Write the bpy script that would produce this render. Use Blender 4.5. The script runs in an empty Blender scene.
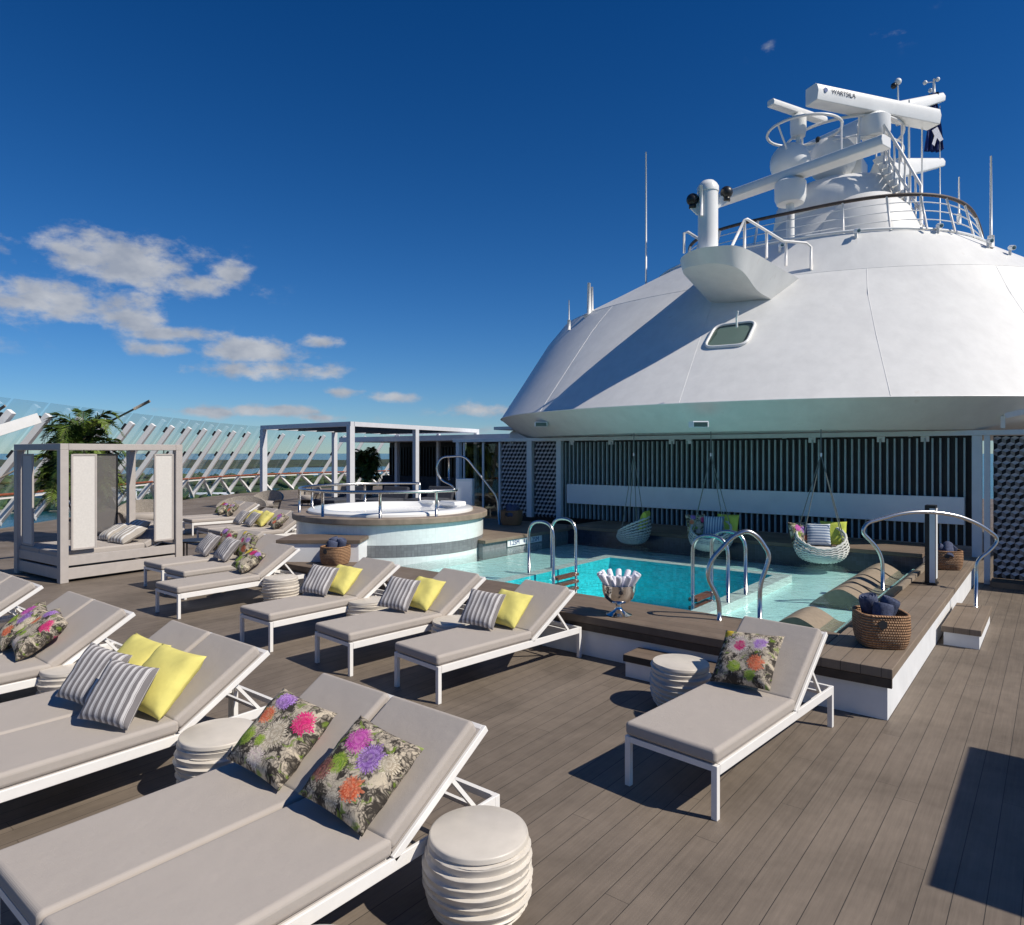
import bpy, bmesh, math, random
from mathutils import Vector, Matrix, Euler
random.seed(7)
R = math.radians
scene = bpy.context.scene
COL = scene.collection

# ---------------- camera ----------------
cd = bpy.data.cameras.new('camera'); cam = bpy.data.objects.new('camera', cd); COL.objects.link(cam)
cam.location = (0, 0, 2.2); cam.rotation_euler = (R(90), 0, R(38.6))
cd.sensor_width = 36; cd.lens = 36 * 683 / 1024; cd.shift_y = -9.5 / 1024
cd.clip_start = 0.05; cd.clip_end = 60000
scene.camera = cam

# ---------------- sky, sun, exposure ----------------
SUN_EL = R(45.0); SUN_AZ = R(76)          # azimuth from +Y towards +X
w = bpy.data.worlds.new('World'); scene.world = w; w.use_nodes = True
nt = w.node_tree; N = nt.nodes; L = nt.links
for n in list(N): N.remove(n)
def mth(op, a=None, b=None, c=None, clamp=False, tree=None):
    t = tree or nt
    n = t.nodes.new('ShaderNodeMath'); n.operation = op; n.use_clamp = clamp
    for i, v in enumerate((a, b, c)):
        if v is None: continue
        if isinstance(v, (int, float)): n.inputs[i].default_value = v
        else: t.links.new(v, n.inputs[i])
    return n.outputs[0]
out = N.new('ShaderNodeOutputWorld'); bg = N.new('ShaderNodeBackground'); sky = N.new('ShaderNodeTexSky')
sky.sky_type = 'NISHITA'; sky.sun_disc = False; sky.sun_elevation = SUN_EL; sky.sun_rotation = SUN_AZ
sky.altitude = 0; sky.air_density = 1.0; sky.dust_density = 0.0; sky.ozone_density = 3.0
bg.inputs[1].default_value = 0.085
hs = N.new('ShaderNodeHueSaturation'); hs.inputs['Saturation'].default_value = 1.15; hs.inputs['Value'].default_value = 1.0
tg0 = N.new('ShaderNodeTexCoord'); tsp = N.new('ShaderNodeSeparateXYZ'); L.new(tg0.outputs['Generated'], tsp.inputs[0]); tmx = N.new('ShaderNodeMix'); tmx.data_type = 'RGBA'; L.new(mth('MULTIPLY', mth('ABSOLUTE', tsp.outputs[2]), 1.75, clamp=True), tmx.inputs[0]); tmx.inputs[6].default_value = (.56, .76, 1.04, 1); tmx.inputs[7].default_value = (.40, .545, .82, 1); tn = N.new('ShaderNodeVectorMath'); tn.operation = 'MULTIPLY'; L.new(sky.outputs[0], tn.inputs[0]); L.new(tm.outputs[1] if False else tmx.outputs[2], tn.inputs[1]); L.new(tn.outputs[0], hs.inputs['Color'])
tc = N.new('ShaderNodeTexCoord')
def dotc(vec):
    n = N.new('ShaderNodeVectorMath'); n.operation = 'DOT_PRODUCT'; L.new(tc.outputs['Generated'], n.inputs[0]); n.inputs[1].default_value = vec
    return n.outputs['Value']
a = R(38.6)
df = dotc((-math.sin(a), math.cos(a), 0)); dr = dotc((math.cos(a), math.sin(a), 0)); dz = dotc((0, 0, 1))
az = mth('ARCTAN2', dr, df); hor = mth('SQRT', mth('ADD', mth('MULTIPLY', df, df), mth('MULTIPLY', dr, dr)))
el = mth('ARCTAN2', dz, hor)
def cl(px, py, rx, ry, k):
    u = (px - 512) / 683; A0 = math.atan(u); E0 = math.atan((453 - py) / 683 / math.sqrt(1 + u * u))
    s = 1 / (1 + u * u)
    return (A0, E0, rx / 683 * s, ry / 683 * math.sqrt(s), k)
blobs = [cl(115, 258, 105, 24, 1.0), cl(190, 285, 60, 14, .9), cl(55, 302, 110, 25, 1.0), cl(120, 318, 70, 14, .9), cl(185, 334, 45, 10, 1.0), cl(250, 352, 60, 14, 1.05), cl(265, 370, 70, 11, 1.0), cl(170, 350, 45, 8, .9), cl(210, 412, 40, 6, .9), cl(330, 418, 40, 5, .8),
         cl(320, 342, 24, 7, .9), cl(228, 272, 24, 11, .8), cl(345, 392, 24, 5, .9), cl(392, 397, 34, 6, .9), cl(270, 411, 60, 7, 1.0), cl(480, 411, 38, 9, .95), cl(890, 30, 32, 11, .4),
         cl(765, 48, 12, 7, .3), cl(480, 430, 60, 6, .5), cl(-150, 300, 130, 50, 1), cl(1200, 380, 120, 30, .9), cl(-400, 380, 300, 30, .9)]
tot = None
for (A0, E0, ra, re, k) in blobs:
    x = mth('DIVIDE', mth('SUBTRACT', az, A0), ra); y = mth('DIVIDE', mth('SUBTRACT', el, E0), re)
    g = mth('MULTIPLY', mth('EXPONENT', mth('MULTIPLY', mth('ADD', mth('MULTIPLY', x, x), mth('MULTIPLY', y, y)), -1.0)), k)
    tot = g if tot is None else mth('MAXIMUM', tot, g)
mp = N.new('ShaderNodeCombineXYZ'); L.new(az, mp.inputs[0]); L.new(mth('MULTIPLY', el, 1.7), mp.inputs[1]); L.new(0 if False else az, mp.inputs[0])
nz = N.new('ShaderNodeTexNoise'); nz.inputs['Scale'].default_value = 17; nz.inputs['Detail'].default_value = 10; nz.inputs['Roughness'].default_value = 0.6; L.new(mp.outputs[0], nz.inputs['Vector'])
dens = mth('ADD', tot, mth('MULTIPLY', mth('SUBTRACT', nz.outputs[0], 0.5), 2.5))
mr = N.new('ShaderNodeMapRange'); mr.interpolation_type = 'SMOOTHSTEP'; L.new(dens, mr.inputs[0]); mr.inputs[1].default_value = 0.24; mr.inputs[2].default_value = .95; mr.inputs[4].default_value = .92
fac = mth('MULTIPLY', mr.outputs[0], mth('MINIMUM', mth('MULTIPLY', tot, 4.0), 1.0))
nz2 = N.new('ShaderNodeTexNoise'); nz2.inputs['Scale'].default_value = 24; nz2.inputs['Detail'].default_value = 8; L.new(mp.outputs[0], nz2.inputs['Vector'])
crp = N.new('ShaderNodeValToRGB'); L.new(nz2.outputs[0], crp.inputs[0])
crp.color_ramp.elements[0].position = .35; crp.color_ramp.elements[0].color = (4.0, 4.4, 5.2, 1); crp.color_ramp.elements[1].position = .7; crp.color_ramp.elements[1].color = (6.4, 6.6, 7.0, 1)
mx = N.new('ShaderNodeMix'); mx.data_type = 'RGBA'; L.new(fac, mx.inputs[0]); L.new(hs.outputs[0], mx.inputs[6]); L.new(crp.outputs[0], mx.inputs[7])
L.new(mx.outputs[2], bg.inputs[0]); L.new(bg.outputs[0], out.inputs[0])

sd = bpy.data.lights.new('sun', 'SUN'); so = bpy.data.objects.new('sun', sd); COL.objects.link(so)
sd.energy = 5.0; sd.angle = R(0.5); sd.color = (1.0, 0.93, 0.82)
sdir = Vector((math.sin(SUN_AZ) * math.cos(SUN_EL), math.cos(SUN_AZ) * math.cos(SUN_EL), math.sin(SUN_EL)))
so.rotation_euler = sdir.to_track_quat('Z', 'Y').to_euler(); so.location = (10, 3, 30)
vs = scene.view_settings; vs.view_transform = 'Standard'; vs.look = 'None'; vs.gamma = 1; vs.exposure = 0
scene.render.engine = 'CYCLES'
try:
    scene.cycles.max_bounces = 8; scene.cycles.transparent_max_bounces = 16; scene.cycles.caustics_reflective = False; scene.cycles.caustics_refractive = False
except Exception: pass

# ---------------- mesh helpers ----------------
class MB:
    def __init__(s): s.v = []; s.f = []; s.m = []; s.cm = 0
    def add(s, vs, fs):
        b = len(s.v); s.v += [tuple(v) for v in vs]
        for f in fs: s.f.append([b + i for i in f]); s.m.append(s.cm)
        return s
    def box(s, x0, x1, y0, y1, z0, z1):
        v = [(x0, y0, z0), (x1, y0, z0), (x1, y1, z0), (x0, y1, z0), (x0, y0, z1), (x1, y0, z1), (x1, y1, z1), (x0, y1, z1)]
        return s.add(v, [(0, 3, 2, 1), (4, 5, 6, 7), (0, 1, 5, 4), (1, 2, 6, 5), (2, 3, 7, 6), (3, 0, 4, 7)])
    def prism(s, pts, z0, z1):      # plan polygon, ccw
        n = len(pts); v = [(p[0], p[1], z0) for p in pts] + [(p[0], p[1], z1) for p in pts]
        f = [tuple(range(n - 1, -1, -1)), tuple(range(n, 2 * n))] + [(i, (i + 1) % n, n + (i + 1) % n, n + i) for i in range(n)]
        return s.add(v, f)
    def bar(s, p, q, w, h=None, up=(0, 0, 1)):   # rectangular bar from p to q
        h = h or w; p = Vector(p); q = Vector(q); d = (q - p).normalized(); u = Vector(up)
        if abs(d.dot(u)) > .98: u = Vector((0, 1, 0))
        r = d.cross(u).normalized(); u = r.cross(d).normalized(); r = r * w / 2; u = u * h / 2
        v = [p - r - u, p + r - u, p + r + u, p - r + u, q - r - u, q + r - u, q + r + u, q - r + u]
        return s.add(v, [(0, 1, 2, 3), (7, 6, 5, 4), (0, 4, 5, 1), (1, 5, 6, 2), (2, 6, 7, 3), (3, 7, 4, 0)])
    def tube(s, pts, r, n=8, closed=False, r2=None):
        pts = [Vector(p) for p in pts]; m = len(pts); rings = []; prev = None
        for i, p in enumerate(pts):
            if closed: t = pts[(i + 1) % m] - pts[i - 1]
            else: t = pts[min(i + 1, m - 1)] - pts[max(i - 1, 0)]
            t.normalize()
            if prev is None:
                a_ = Vector((0, 0, 1)) if abs(t.z) < .9 else Vector((1, 0, 0)); u = t.cross(a_).normalized()
            else: u = (prev - t * prev.dot(t)).normalized()
            prev = u; v_ = t.cross(u)
            rr = r if r2 is None else r + (r2 - r) * i / max(1, m - 1)
            rings.append([p + (u * math.cos(2 * math.pi * k / n) + v_ * math.sin(2 * math.pi * k / n)) * rr for k in range(n)])
        v = [q for rg in rings for q in rg]; f = []
        for i in range(m if closed else m - 1):
            j = (i + 1) % m
            for k in range(n): f.append((i * n + k, j * n + k, j * n + (k + 1) % n, i * n + (k + 1) % n)[::-1])
        if not closed: f.append(tuple(range(n))); f.append(tuple((m - 1) * n + k for k in range(n - 1, -1, -1)))
        return s.add(v, [tuple(reversed(q)) for q in f])
    def lathe(s, prof, n=32, c=(0, 0), a0=0, a1=2 * math.pi):
        full = abs(a1 - a0 - 2 * math.pi) < 1e-6; nn = n if full else n + 1
        v = [(c[0] + r * math.cos(a0 + (a1 - a0) * k / n), c[1] + r * math.sin(a0 + (a1 - a0) * k / n), z) for (r, z) in prof for k in range(nn)]
        f = []
        for i in range(len(prof) - 1):
            for k in range(n):
                k2 = (k + 1) % nn
                f.append((i * nn + k, i * nn + k2, (i + 1) * nn + k2, (i + 1) * nn + k))
        if full:
            if prof[0][0] > 1e-4: f.append(tuple(range(n - 1, -1, -1)))
            if prof[-1][0] > 1e-4: f.append(tuple((len(prof) - 1) * n + k for k in range(n)))
        return s.add(v, f)
    def sphere(s, c, r, n=16, sz=1, a0=-90, a1=90):
        m = n // 2; pr = []
        for i in range(m + 1):
            t = R(a0 + (a1 - a0) * i / m); pr.append((max(1e-5, r * math.cos(t)), c[2] + r * sz * math.sin(t)))
        return s.lathe(pr, n, (c[0], c[1]))
    def xf(s, M, start=0):
        for i in range(start, len(s.v)): s.v[i] = tuple(M @ Vector(s.v[i]))
        return s
    def build(s, name, mat, parent=None, smooth=False, bevel=None, weld=False):
        me = bpy.data.meshes.new(name); me.from_pydata(s.v, [], s.f)
        if weld or bevel or smooth:
            bm = bmesh.new(); bm.from_mesh(me)
            if weld: bmesh.ops.remove_doubles(bm, verts=bm.verts, dist=1e-4)
            bm.to_mesh(me) if not weld else (bmesh.ops.recalc_face_normals(bm, faces=bm.faces), bm.to_mesh(me)); bm.free()
        mats = mat if isinstance(mat, (list, tuple)) else [mat]
        for q in mats: me.materials.append(q)
        if len(mats) > 1 and not weld: me.polygons.foreach_set('material_index', s.m)
        if smooth or bevel: me.polygons.foreach_set('use_smooth', [True] * len(me.polygons))
        o = bpy.data.objects.new(name, me); COL.objects.link(o)
        if parent: o.parent = parent
        if bevel:
            b = o.modifiers.new('bevel', 'BEVEL'); b.width = bevel[0]; b.segments = bevel[1]; b.limit_method = 'ANGLE'; b.angle_limit = R(40); b.harden_normals = True
        elif smooth and not isinstance(smooth, bool):
            try: me.set_sharp_from_angle(angle=R(smooth))
            except Exception: pass
        return o
def thing(name, label, cat, loc=(0, 0, 0), rz=0, group=None):
    o = bpy.data.objects.new(name, None); COL.objects.link(o); o.location = loc; o.rotation_euler = (0, 0, rz); o.empty_display_size = .1
    return tag(o, label, cat, group)
def tag(o, label, cat, group=None):
    o['label'] = label; o['category'] = cat
    if group: o['group'] = group
    return o
def struct(o, kind='structure', label=None, cat=None):
    o['kind'] = kind
    if label: o['label'] = label
    if cat: o['category'] = cat
    return o
def dup(root, loc, rz, label, group=None):
    r = root.copy(); COL.objects.link(r); r.location = loc; r.rotation_euler = (0, 0, rz); r['label'] = label
    if group: r['group'] = group
    for ch in list(root.children):
        c = ch.copy(); COL.objects.link(c); c.parent = r
        for g in list(ch.children):
            d = g.copy(); COL.objects.link(d); d.parent = c
    return r
def fillet(pts, r, n=6):     # round the corners of a polyline
    pts = [Vector(p) for p in pts]; o = [pts[0]]
    for i in range(1, len(pts) - 1):
        a_, b_, c_ = pts[i - 1], pts[i], pts[i + 1]; d1 = a_ - b_; d2 = c_ - b_; rr = min(r, d1.length * .49, d2.length * .49)
        p = b_ + d1.normalized() * rr; q = b_ + d2.normalized() * rr
        for k in range(n + 1):
            t = k / n; o.append(p * (1 - t) ** 2 + b_ * 2 * t * (1 - t) + q * t * t)
    o.append(pts[-1]); return o
def spline(pts, n=8):        # catmull-rom through the points
    P = [Vector(p) for p in pts]; P = [P[0] * 2 - P[1]] + P + [P[-1] * 2 - P[-2]]; o = []
    for i in range(1, len(P) - 2):
        for k in range(n):
            t = k / n; a_, b_, c_, d_ = P[i - 1], P[i], P[i + 1], P[i + 2]
            o.append(.5 * ((2 * b_) + (c_ - a_) * t + (2 * a_ - 5 * b_ + 4 * c_ - d_) * t * t + (3 * b_ - a_ - 3 * c_ + d_) * t ** 3))
    o.append(P[-2]); return o

# ---------------- materials ----------------
def mat(name, col, rough=.5, metal=0, bump=None, noise=None, spec=.5, coat=0, sheen=0):
    """bump=(scale,strength[,dist]); noise=(scale, amount) brightness variation"""
    m = bpy.data.materials.new(name); m.use_nodes = True; t = m.node_tree; b = t.nodes['Principled BSDF']
    b.inputs['Base Color'].default_value = (*col, 1); b.inputs['Roughness'].default_value = rough; b.inputs['Metallic'].default_value = metal
    b.inputs['Specular IOR Level'].default_value = spec; b.inputs['Coat Weight'].default_value = coat; b.inputs['Sheen Weight'].default_value = sheen
    co = None
    if bump or noise:
        co = t.nodes.new('ShaderNodeTexCoord')
    if noise:
        n = t.nodes.new('ShaderNodeTexNoise'); n.inputs['Scale'].default_value = noise[0]; n.inputs['Detail'].default_value = 6; t.links.new(co.outputs['Object'], n.inputs['Vector'])
        r = t.nodes.new('ShaderNodeMapRange'); t.links.new(n.outputs[0], r.inputs[0]); r.inputs[1].default_value = .3; r.inputs[2].default_value = .7; r.inputs[3].default_value = 1 - noise[1]; r.inputs[4].default_value = 1 + noise[1]
        v = t.nodes.new('ShaderNodeVectorMath'); v.operation = 'SCALE'; v.inputs[0].default_value = col; t.links.new(r.outputs[0], v.inputs['Scale'])
        t.links.new(v.outputs[0], b.inputs['Base Color'])
    if bump:
        n = t.nodes.new('ShaderNodeTexNoise'); n.inputs['Scale'].default_value = bump[0]; n.inputs['Detail'].default_value = 4; t.links.new(co.outputs['Object'], n.inputs['Vector'])
        bp = t.nodes.new('ShaderNodeBump'); bp.inputs['Strength'].default_value = bump[1]; bp.inputs['Distance'].default_value = bump[2] if len(bump) > 2 else .01
        t.links.new(n.outputs[0], bp.inputs['Height']); t.links.new(bp.outputs[0], b.inputs['Normal'])
    return m
def nodes(m): return m.node_tree, m.node_tree.nodes['Principled BSDF']

def deck_mat(name, c1, c2, width, axis=0, groove=(.034, .029, .025), coord='Object', plank_len=3.6, off=0):
    m = mat(name, c1, .62, spec=.35); t, b = nodes(m); nn = t.nodes; lk = t.links
    M = lambda op, a_=None, b_=None, c_=None, clamp=False: mth(op, a_, b_, c_, clamp, t)
    co = nn.new('ShaderNodeTexCoord'); sp = nn.new('ShaderNodeSeparateXYZ'); lk.new(co.outputs[coord], sp.inputs[0])
    u = sp.outputs[axis]; v = sp.outputs[1 - axis]
    un = M('DIVIDE', M('ADD', u, off), width); idx = M('FLOOR', un); fr = M('FRACT', un)
    wn = nn.new('ShaderNodeTexWhiteNoise'); wn.noise_dimensions = '1D'; lk.new(idx, wn.inputs['W'])
    vo = M('ADD', M('DIVIDE', v, plank_len), M('MULTIPLY', wn.outputs['Value'], 7.0)); vi = M('FLOOR', vo); vf = M('FRACT', vo)
    wn2 = nn.new('ShaderNodeTexWhiteNoise'); wn2.noise_dimensions = '2D'; cb = nn.new('ShaderNodeCombineXYZ'); lk.new(idx, cb.inputs[0]); lk.new(vi, cb.inputs[1]); lk.new(cb.outputs[0], wn2.inputs['Vector'])
    ga = M('MAXIMUM', M('LESS_THAN', fr, .03), M('MULTIPLY', M('LESS_THAN', vf, .0012), .6))
    # grain along plank
    gm = nn.new('ShaderNodeCombineXYZ'); lk.new(M('MULTIPLY', u, 55.0), gm.inputs[0]); lk.new(M('MULTIPLY', v, 2.2), gm.inputs[1]); lk.new(wn2.outputs['Value'], gm.inputs[2])
    gn = nn.new('ShaderNodeTexNoise'); gn.inputs['Scale'].default_value = 1; gn.inputs['Detail'].default_value = 5; gn.inputs['Roughness'].default_value = .65; lk.new(gm.outputs[0], gn.inputs['Vector'])
    st = nn.new('ShaderNodeTexNoise'); st.inputs['Scale'].default_value = .9; st.inputs['Detail'].default_value = 5; st.inputs['Roughness'].default_value = .55; st.inputs['Distortion'].default_value = .6; lk.new(co.outputs[coord], st.inputs['Vector'])
    st2 = nn.new('ShaderNodeTexNoise'); st2.inputs['Scale'].default_value = 9; st2.inputs['Detail'].default_value = 6; lk.new(co.outputs[coord], st2.inputs['Vector'])
    f = M('ADD', M('MULTIPLY', wn2.outputs['Value'], .20), M('ADD', M('MULTIPLY', M('SUBTRACT', gn.outputs[0], .5), .85), M('ADD', M('MULTIPLY', M('SUBTRACT', st.outputs[0], .5), 1.6), M('ADD', M('MULTIPLY', M('SUBTRACT', st2.outputs[0], .5), .5), .40))), clamp=True)
    mx = nn.new('ShaderNodeMix'); mx.data_type = 'RGBA'; lk.new(f, mx.inputs[0]); mx.inputs[6].default_value = (*c1, 1); mx.inputs[7].default_value = (*c2, 1)
    m2 = nn.new('ShaderNodeMix'); m2.data_type = 'RGBA'; lk.new(ga, m2.inputs[0]); lk.new(mx.outputs[2], m2.inputs[6]); m2.inputs[7].default_value = (*groove, 1)
    lk.new(m2.outputs[2], b.inputs['Base Color'])
    ro = M('ADD', M('MULTIPLY', st.outputs[0], -.5), .85); lk.new(ro, b.inputs['Roughness'])
    bp = nn.new('ShaderNodeBump'); bp.inputs['Strength'].default_value = .5; bp.inputs['Distance'].default_value = .004
    lk.new(M('SUBTRACT', M('MULTIPLY', gn.outputs[0], .5), M('MULTIPLY', ga, 2.0)), bp.inputs['Height']); lk.new(bp.outputs[0], b.inputs['Normal'])
    return m
m_deck = deck_mat('deck_planks', (.108, .087, .068), (.228, .185, .145), .136)
m_teak = deck_mat('teak_cap', (.105, .078, .058), (.22, .165, .122), .16, axis=1, plank_len=2.3)
m_teak2 = deck_mat('teak_cap_long', (.15, .115, .085), (.26, .205, .155), .155, axis=0, plank_len=2.1, off=.04)
m_teakp = mat('teak_ring', (.26, .205, .155), .6, noise=(7, .22), bump=(30, .3, .004))
m_meshd = bpy.data.materials.new('shaded_see_through_mesh'); m_meshd.use_nodes = True  # dark copy of the panel mesh, its shade is put into the colour
def _mesh(m):
    t = m.node_tree; b = t.nodes['Principled BSDF']; b.inputs['Base Color'].default_value = (.16, .15, .145, 1); b.inputs['Roughness'].default_value = .8; b.inputs['Alpha'].default_value = .6
_mesh(m_meshd)
m_strut = mat('strut_white', (.86, .85, .83), .35, noise=(6, .03))
m_nose = mat('dark_teak_edge', (.055, .04, .03), .6, noise=(9, .3))
def weave(m, scale, strength=.35, dist=.002):
    t, b = nodes(m); co = t.nodes.new('ShaderNodeTexCoord')
    hs_ = None
    for ax in ('X', 'Y', 'Z'):
        wv = t.nodes.new('ShaderNodeTexWave'); wv.bands_direction = ax; wv.inputs['Scale'].default_value = scale; wv.inputs['Distortion'].default_value = .6; t.links.new(co.outputs['Object'], wv.inputs['Vector'])
        hs_ = wv.outputs['Fac'] if hs_ is None else mth('ADD', hs_, wv.outputs['Fac'], tree=t)
    n = t.nodes.new('ShaderNodeTexNoise'); n.inputs['Scale'].default_value = 7; n.inputs['Detail'].default_value = 3; t.links.new(co.outputs['Object'], n.inputs['Vector'])
    bp = t.nodes.new('ShaderNodeBump'); bp.inputs['Strength'].default_value = strength; bp.inputs['Distance'].default_value = dist
    t.links.new(hs_, bp.inputs['Height'])
    b2 = t.nodes.new('ShaderNodeBump'); b2.inputs['Strength'].default_value = .16; b2.inputs['Distance'].default_value = .03
    t.links.new(n.outputs[0], b2.inputs['Height']); t.links.new(bp.outputs[0], b2.inputs['Normal']); t.links.new(b2.outputs[0], b.inputs['Normal'])
    return m
m_cush = weave(mat('taupe_mesh_fabric', (.43, .385, .345), .85, noise=(3, .02), spec=.2), 95)
m_white = mat('white_powder_coat', (.80, .78, .75), .35, noise=(14, .03))
m_paint = mat('ship_white_paint', (.70, .70, .69), .38, noise=(.9, .045), bump=(.55, .35, .05))
def streaks(m, col, amt, rust=0.0):
    t, b = nodes(m); nn = t.nodes; lk = t.links; co = nn.new('ShaderNodeTexCoord'); v = nn.new('ShaderNodeVectorMath'); v.operation = 'MULTIPLY'; lk.new(co.outputs['Object'], v.inputs[0]); v.inputs[1].default_value = (3.2, 3.2, .22)
    n = nn.new('ShaderNodeTexNoise'); n.inputs['Scale'].default_value = 1.3; n.inputs['Detail'].default_value = 8; n.inputs['Roughness'].default_value = .62; lk.new(v.outputs[0], n.inputs['Vector'])
    n2 = nn.new('ShaderNodeTexNoise'); n2.inputs['Scale'].default_value = .45; n2.inputs['Detail'].default_value = 3; lk.new(co.outputs['Object'], n2.inputs['Vector'])
    k = mth('ADD', mth('MULTIPLY', mth('SUBTRACT', n.outputs[0], .5, tree=t), amt * 2, tree=t), mth('ADD', mth('MULTIPLY', mth('SUBTRACT', n2.outputs[0], .5, tree=t), amt, tree=t), 1.0, tree=t), tree=t)
    s_ = nn.new('ShaderNodeVectorMath'); s_.operation = 'SCALE'; s_.inputs[0].default_value = col; lk.new(k, s_.inputs['Scale'])
    mx_ = nn.new('ShaderNodeMix'); mx_.data_type = 'RGBA'; lk.new(mth('MULTIPLY', mth('MULTIPLY', mth('SUBTRACT', n.outputs[0], .66, tree=t), 9, clamp=True, tree=t), rust, tree=t), mx_.inputs[0]); lk.new(s_.outputs[0], mx_.inputs[6]); mx_.inputs[7].default_value = (.42, .34, .26, 1); lk.new(mx_.outputs[2], b.inputs['Base Color'])
    lk.new(mth('ADD', mth('MULTIPLY', n2.outputs[0], .3, tree=t), .28, tree=t), b.inputs['Roughness'])
streaks(m_paint, (.74, .735, .71), .14, .3)
m_paint2 = mat('white_gloss_paint', (.80, .80, .78), .3, noise=(3, .04))
m_wall = mat('white_render_wall', (.74, .75, .76), .6, noise=(4, .06))
m_ceram = mat('cream_ceramic', (.60, .55, .48), .42, noise=(9, .06), spec=.5)
m_chrome = mat('stainless_steel', (.55, .54, .53), .27, 1, noise=(40, .05))
m_silver = mat('hammered_silver', (.72, .70, .68), .07, 1, bump=(28, .25, .01))
m_greyf = mat('greige_frame', (.44, .40, .37), .5, noise=(10, .05))
m_screenw = mat('pale_mesh_panel', (.62, .59, .55), .7, noise=(30, .05))
m_pergola = mat('lavender_grey_metal', (.62, .63, .66), .4, noise=(6, .04))
m_black = mat('black_metal', (.012, .012, .013), .4, noise=(9, .2))
m_dark = mat('dark_charcoal', (.022, .023, .025), .6, noise=(7, .25))
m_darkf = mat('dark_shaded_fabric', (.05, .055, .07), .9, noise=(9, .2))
m_towelb = mat('slate_blue_towel', (.085, .10, .16), .95, bump=(160, .9, .01), noise=(40, .25), spec=.1)
m_towelw = mat('white_towel', (.80, .79, .84), .95, bump=(160, .7, .008), noise=(40, .06), spec=.1)
m_yellow = weave(mat('yellow_linen', (.74, .66, .20), .9, noise=(8, .08), spec=.15), 120, .3)
m_lime = weave(mat('lime_linen', (.52, .58, .10), .9, noise=(8, .08), spec=.15), 120, .3)
m_brown = mat('varnished_handrail', (.26, .075, .03), .35, noise=(8, .25))
m_railb = mat('weathered_brown_rail', (.07, .05, .04), .6, noise=(8, .3))
m_rattan = mat('grey_rattan', (.30, .265, .225), .8, bump=(60, .9, .02), noise=(35, .3))
m_rope = mat('white_rope', (.55, .56, .53), .8, bump=(80, .5, .01), noise=(30, .12))
m_cord = mat('grey_cord', (.16, .17, .16), .8, noise=(30, .1))
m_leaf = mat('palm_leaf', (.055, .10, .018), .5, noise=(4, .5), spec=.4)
m_leafy = mat('palm_leaf_sunlit', (.13, .19, .03), .5, noise=(4, .4), spec=.4)  # lighter copy of the leaf colour, with sunlight painted into it
m_trunk = mat('palm_stem', (.10, .075, .04), .8, noise=(10, .4))
m_tub = mat('white_acrylic', (.84, .84, .82), .15, noise=(5, .02), spec=.6)
m_board = mat('pale_grey_board', (.76, .79, .82), .5, noise=(3, .04))
m_slat = mat('teal_grey_slat', (.36, .45, .47), .45, noise=(5, .1))
m_beam = mat('pale_blue_grey_beam', (.62, .68, .72), .4, noise=(4, .05))
m_hexa = mat('screen_light_facet', (.52, .50, .50), .6, noise=(9, .08))
m_hexb = mat('screen_mid_facet', (.24, .235, .24), .6, noise=(9, .08))
m_navy = mat('navy_flag_cloth', (.01, .03, .16), .8, noise=(12, .3))
m_red = mat('red_lamp', (.35, .02, .015), .4, noise=(12, .1))
m_sign = mat('white_enamel_sign', (.78, .80, .80), .4, noise=(9, .03))
m_ink = mat('dark_lettering', (.02, .03, .06), .5, noise=(30, .1))
m_inkb = mat('blue_lettering', (.03, .08, .25), .5, noise=(30, .1))
m_wave = mat('taupe_contour_shell', (.27, .215, .155), .75, bump=(90, .5, .01), noise=(18, .12))

def tiles(name, col, size, grout=.75, var=.12, rough=.25, mort=.06):
    m = mat(name, col, rough); t, b = nodes(m); nn = t.nodes; lk = t.links; M = lambda op, a_=None, b_=None, c_=None, clamp=False: mth(op, a_, b_, c_, clamp, t)
    co = nn.new('ShaderNodeTexCoord'); sp = nn.new('ShaderNodeSeparateXYZ'); lk.new(co.outputs['Object'], sp.inputs[0])
    idx = []; g = None
    for i in range(3):
        q = M('ADD', M('DIVIDE', sp.outputs[i], size), .37); idx.append(M('FLOOR', q)); h = M('LESS_THAN', M('FRACT', q), mort); g = h if g is None else M('ADD', g, h)
    cb = nn.new('ShaderNodeCombineXYZ'); [lk.new(idx[i], cb.inputs[i]) for i in range(3)]
    wn = nn.new('ShaderNodeTexWhiteNoise'); lk.new(cb.outputs[0], wn.inputs['Vector'])
    k = M('MULTIPLY', M('ADD', M('MULTIPLY', M('SUBTRACT', wn.outputs['Value'], .5), 2 * var), 1.0), M('SUBTRACT', 1.0, M('MULTIPLY', M('MINIMUM', g, 1.0), 1 - grout)))
    v = nn.new('ShaderNodeVectorMath'); v.operation = 'SCALE'; v.inputs[0].default_value = col; lk.new(k, v.inputs['Scale']); lk.new(v.outputs[0], b.inputs['Base Color'])
    return m
m_tubt = tiles('pale_mosaic', (.74, .80, .79), .05, .93, .04)
m_band = tiles('grey_mosaic', (.20, .21, .22), .045, .7, .12)
m_aqua = tiles('aqua_pool_floor', (.58, .90, .88), .06, .95, .03)
m_deep = tiles('turquoise_basin_mosaic', (.05, .70, .77), .055, .9, .16)
m_cope = tiles('pale_coping_tile', (.72, .78, .74), .09, .85, .05)
m_navyt = tiles('navy_riser_tile', (.025, .035, .06), .06, 1.6, .2)

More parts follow.
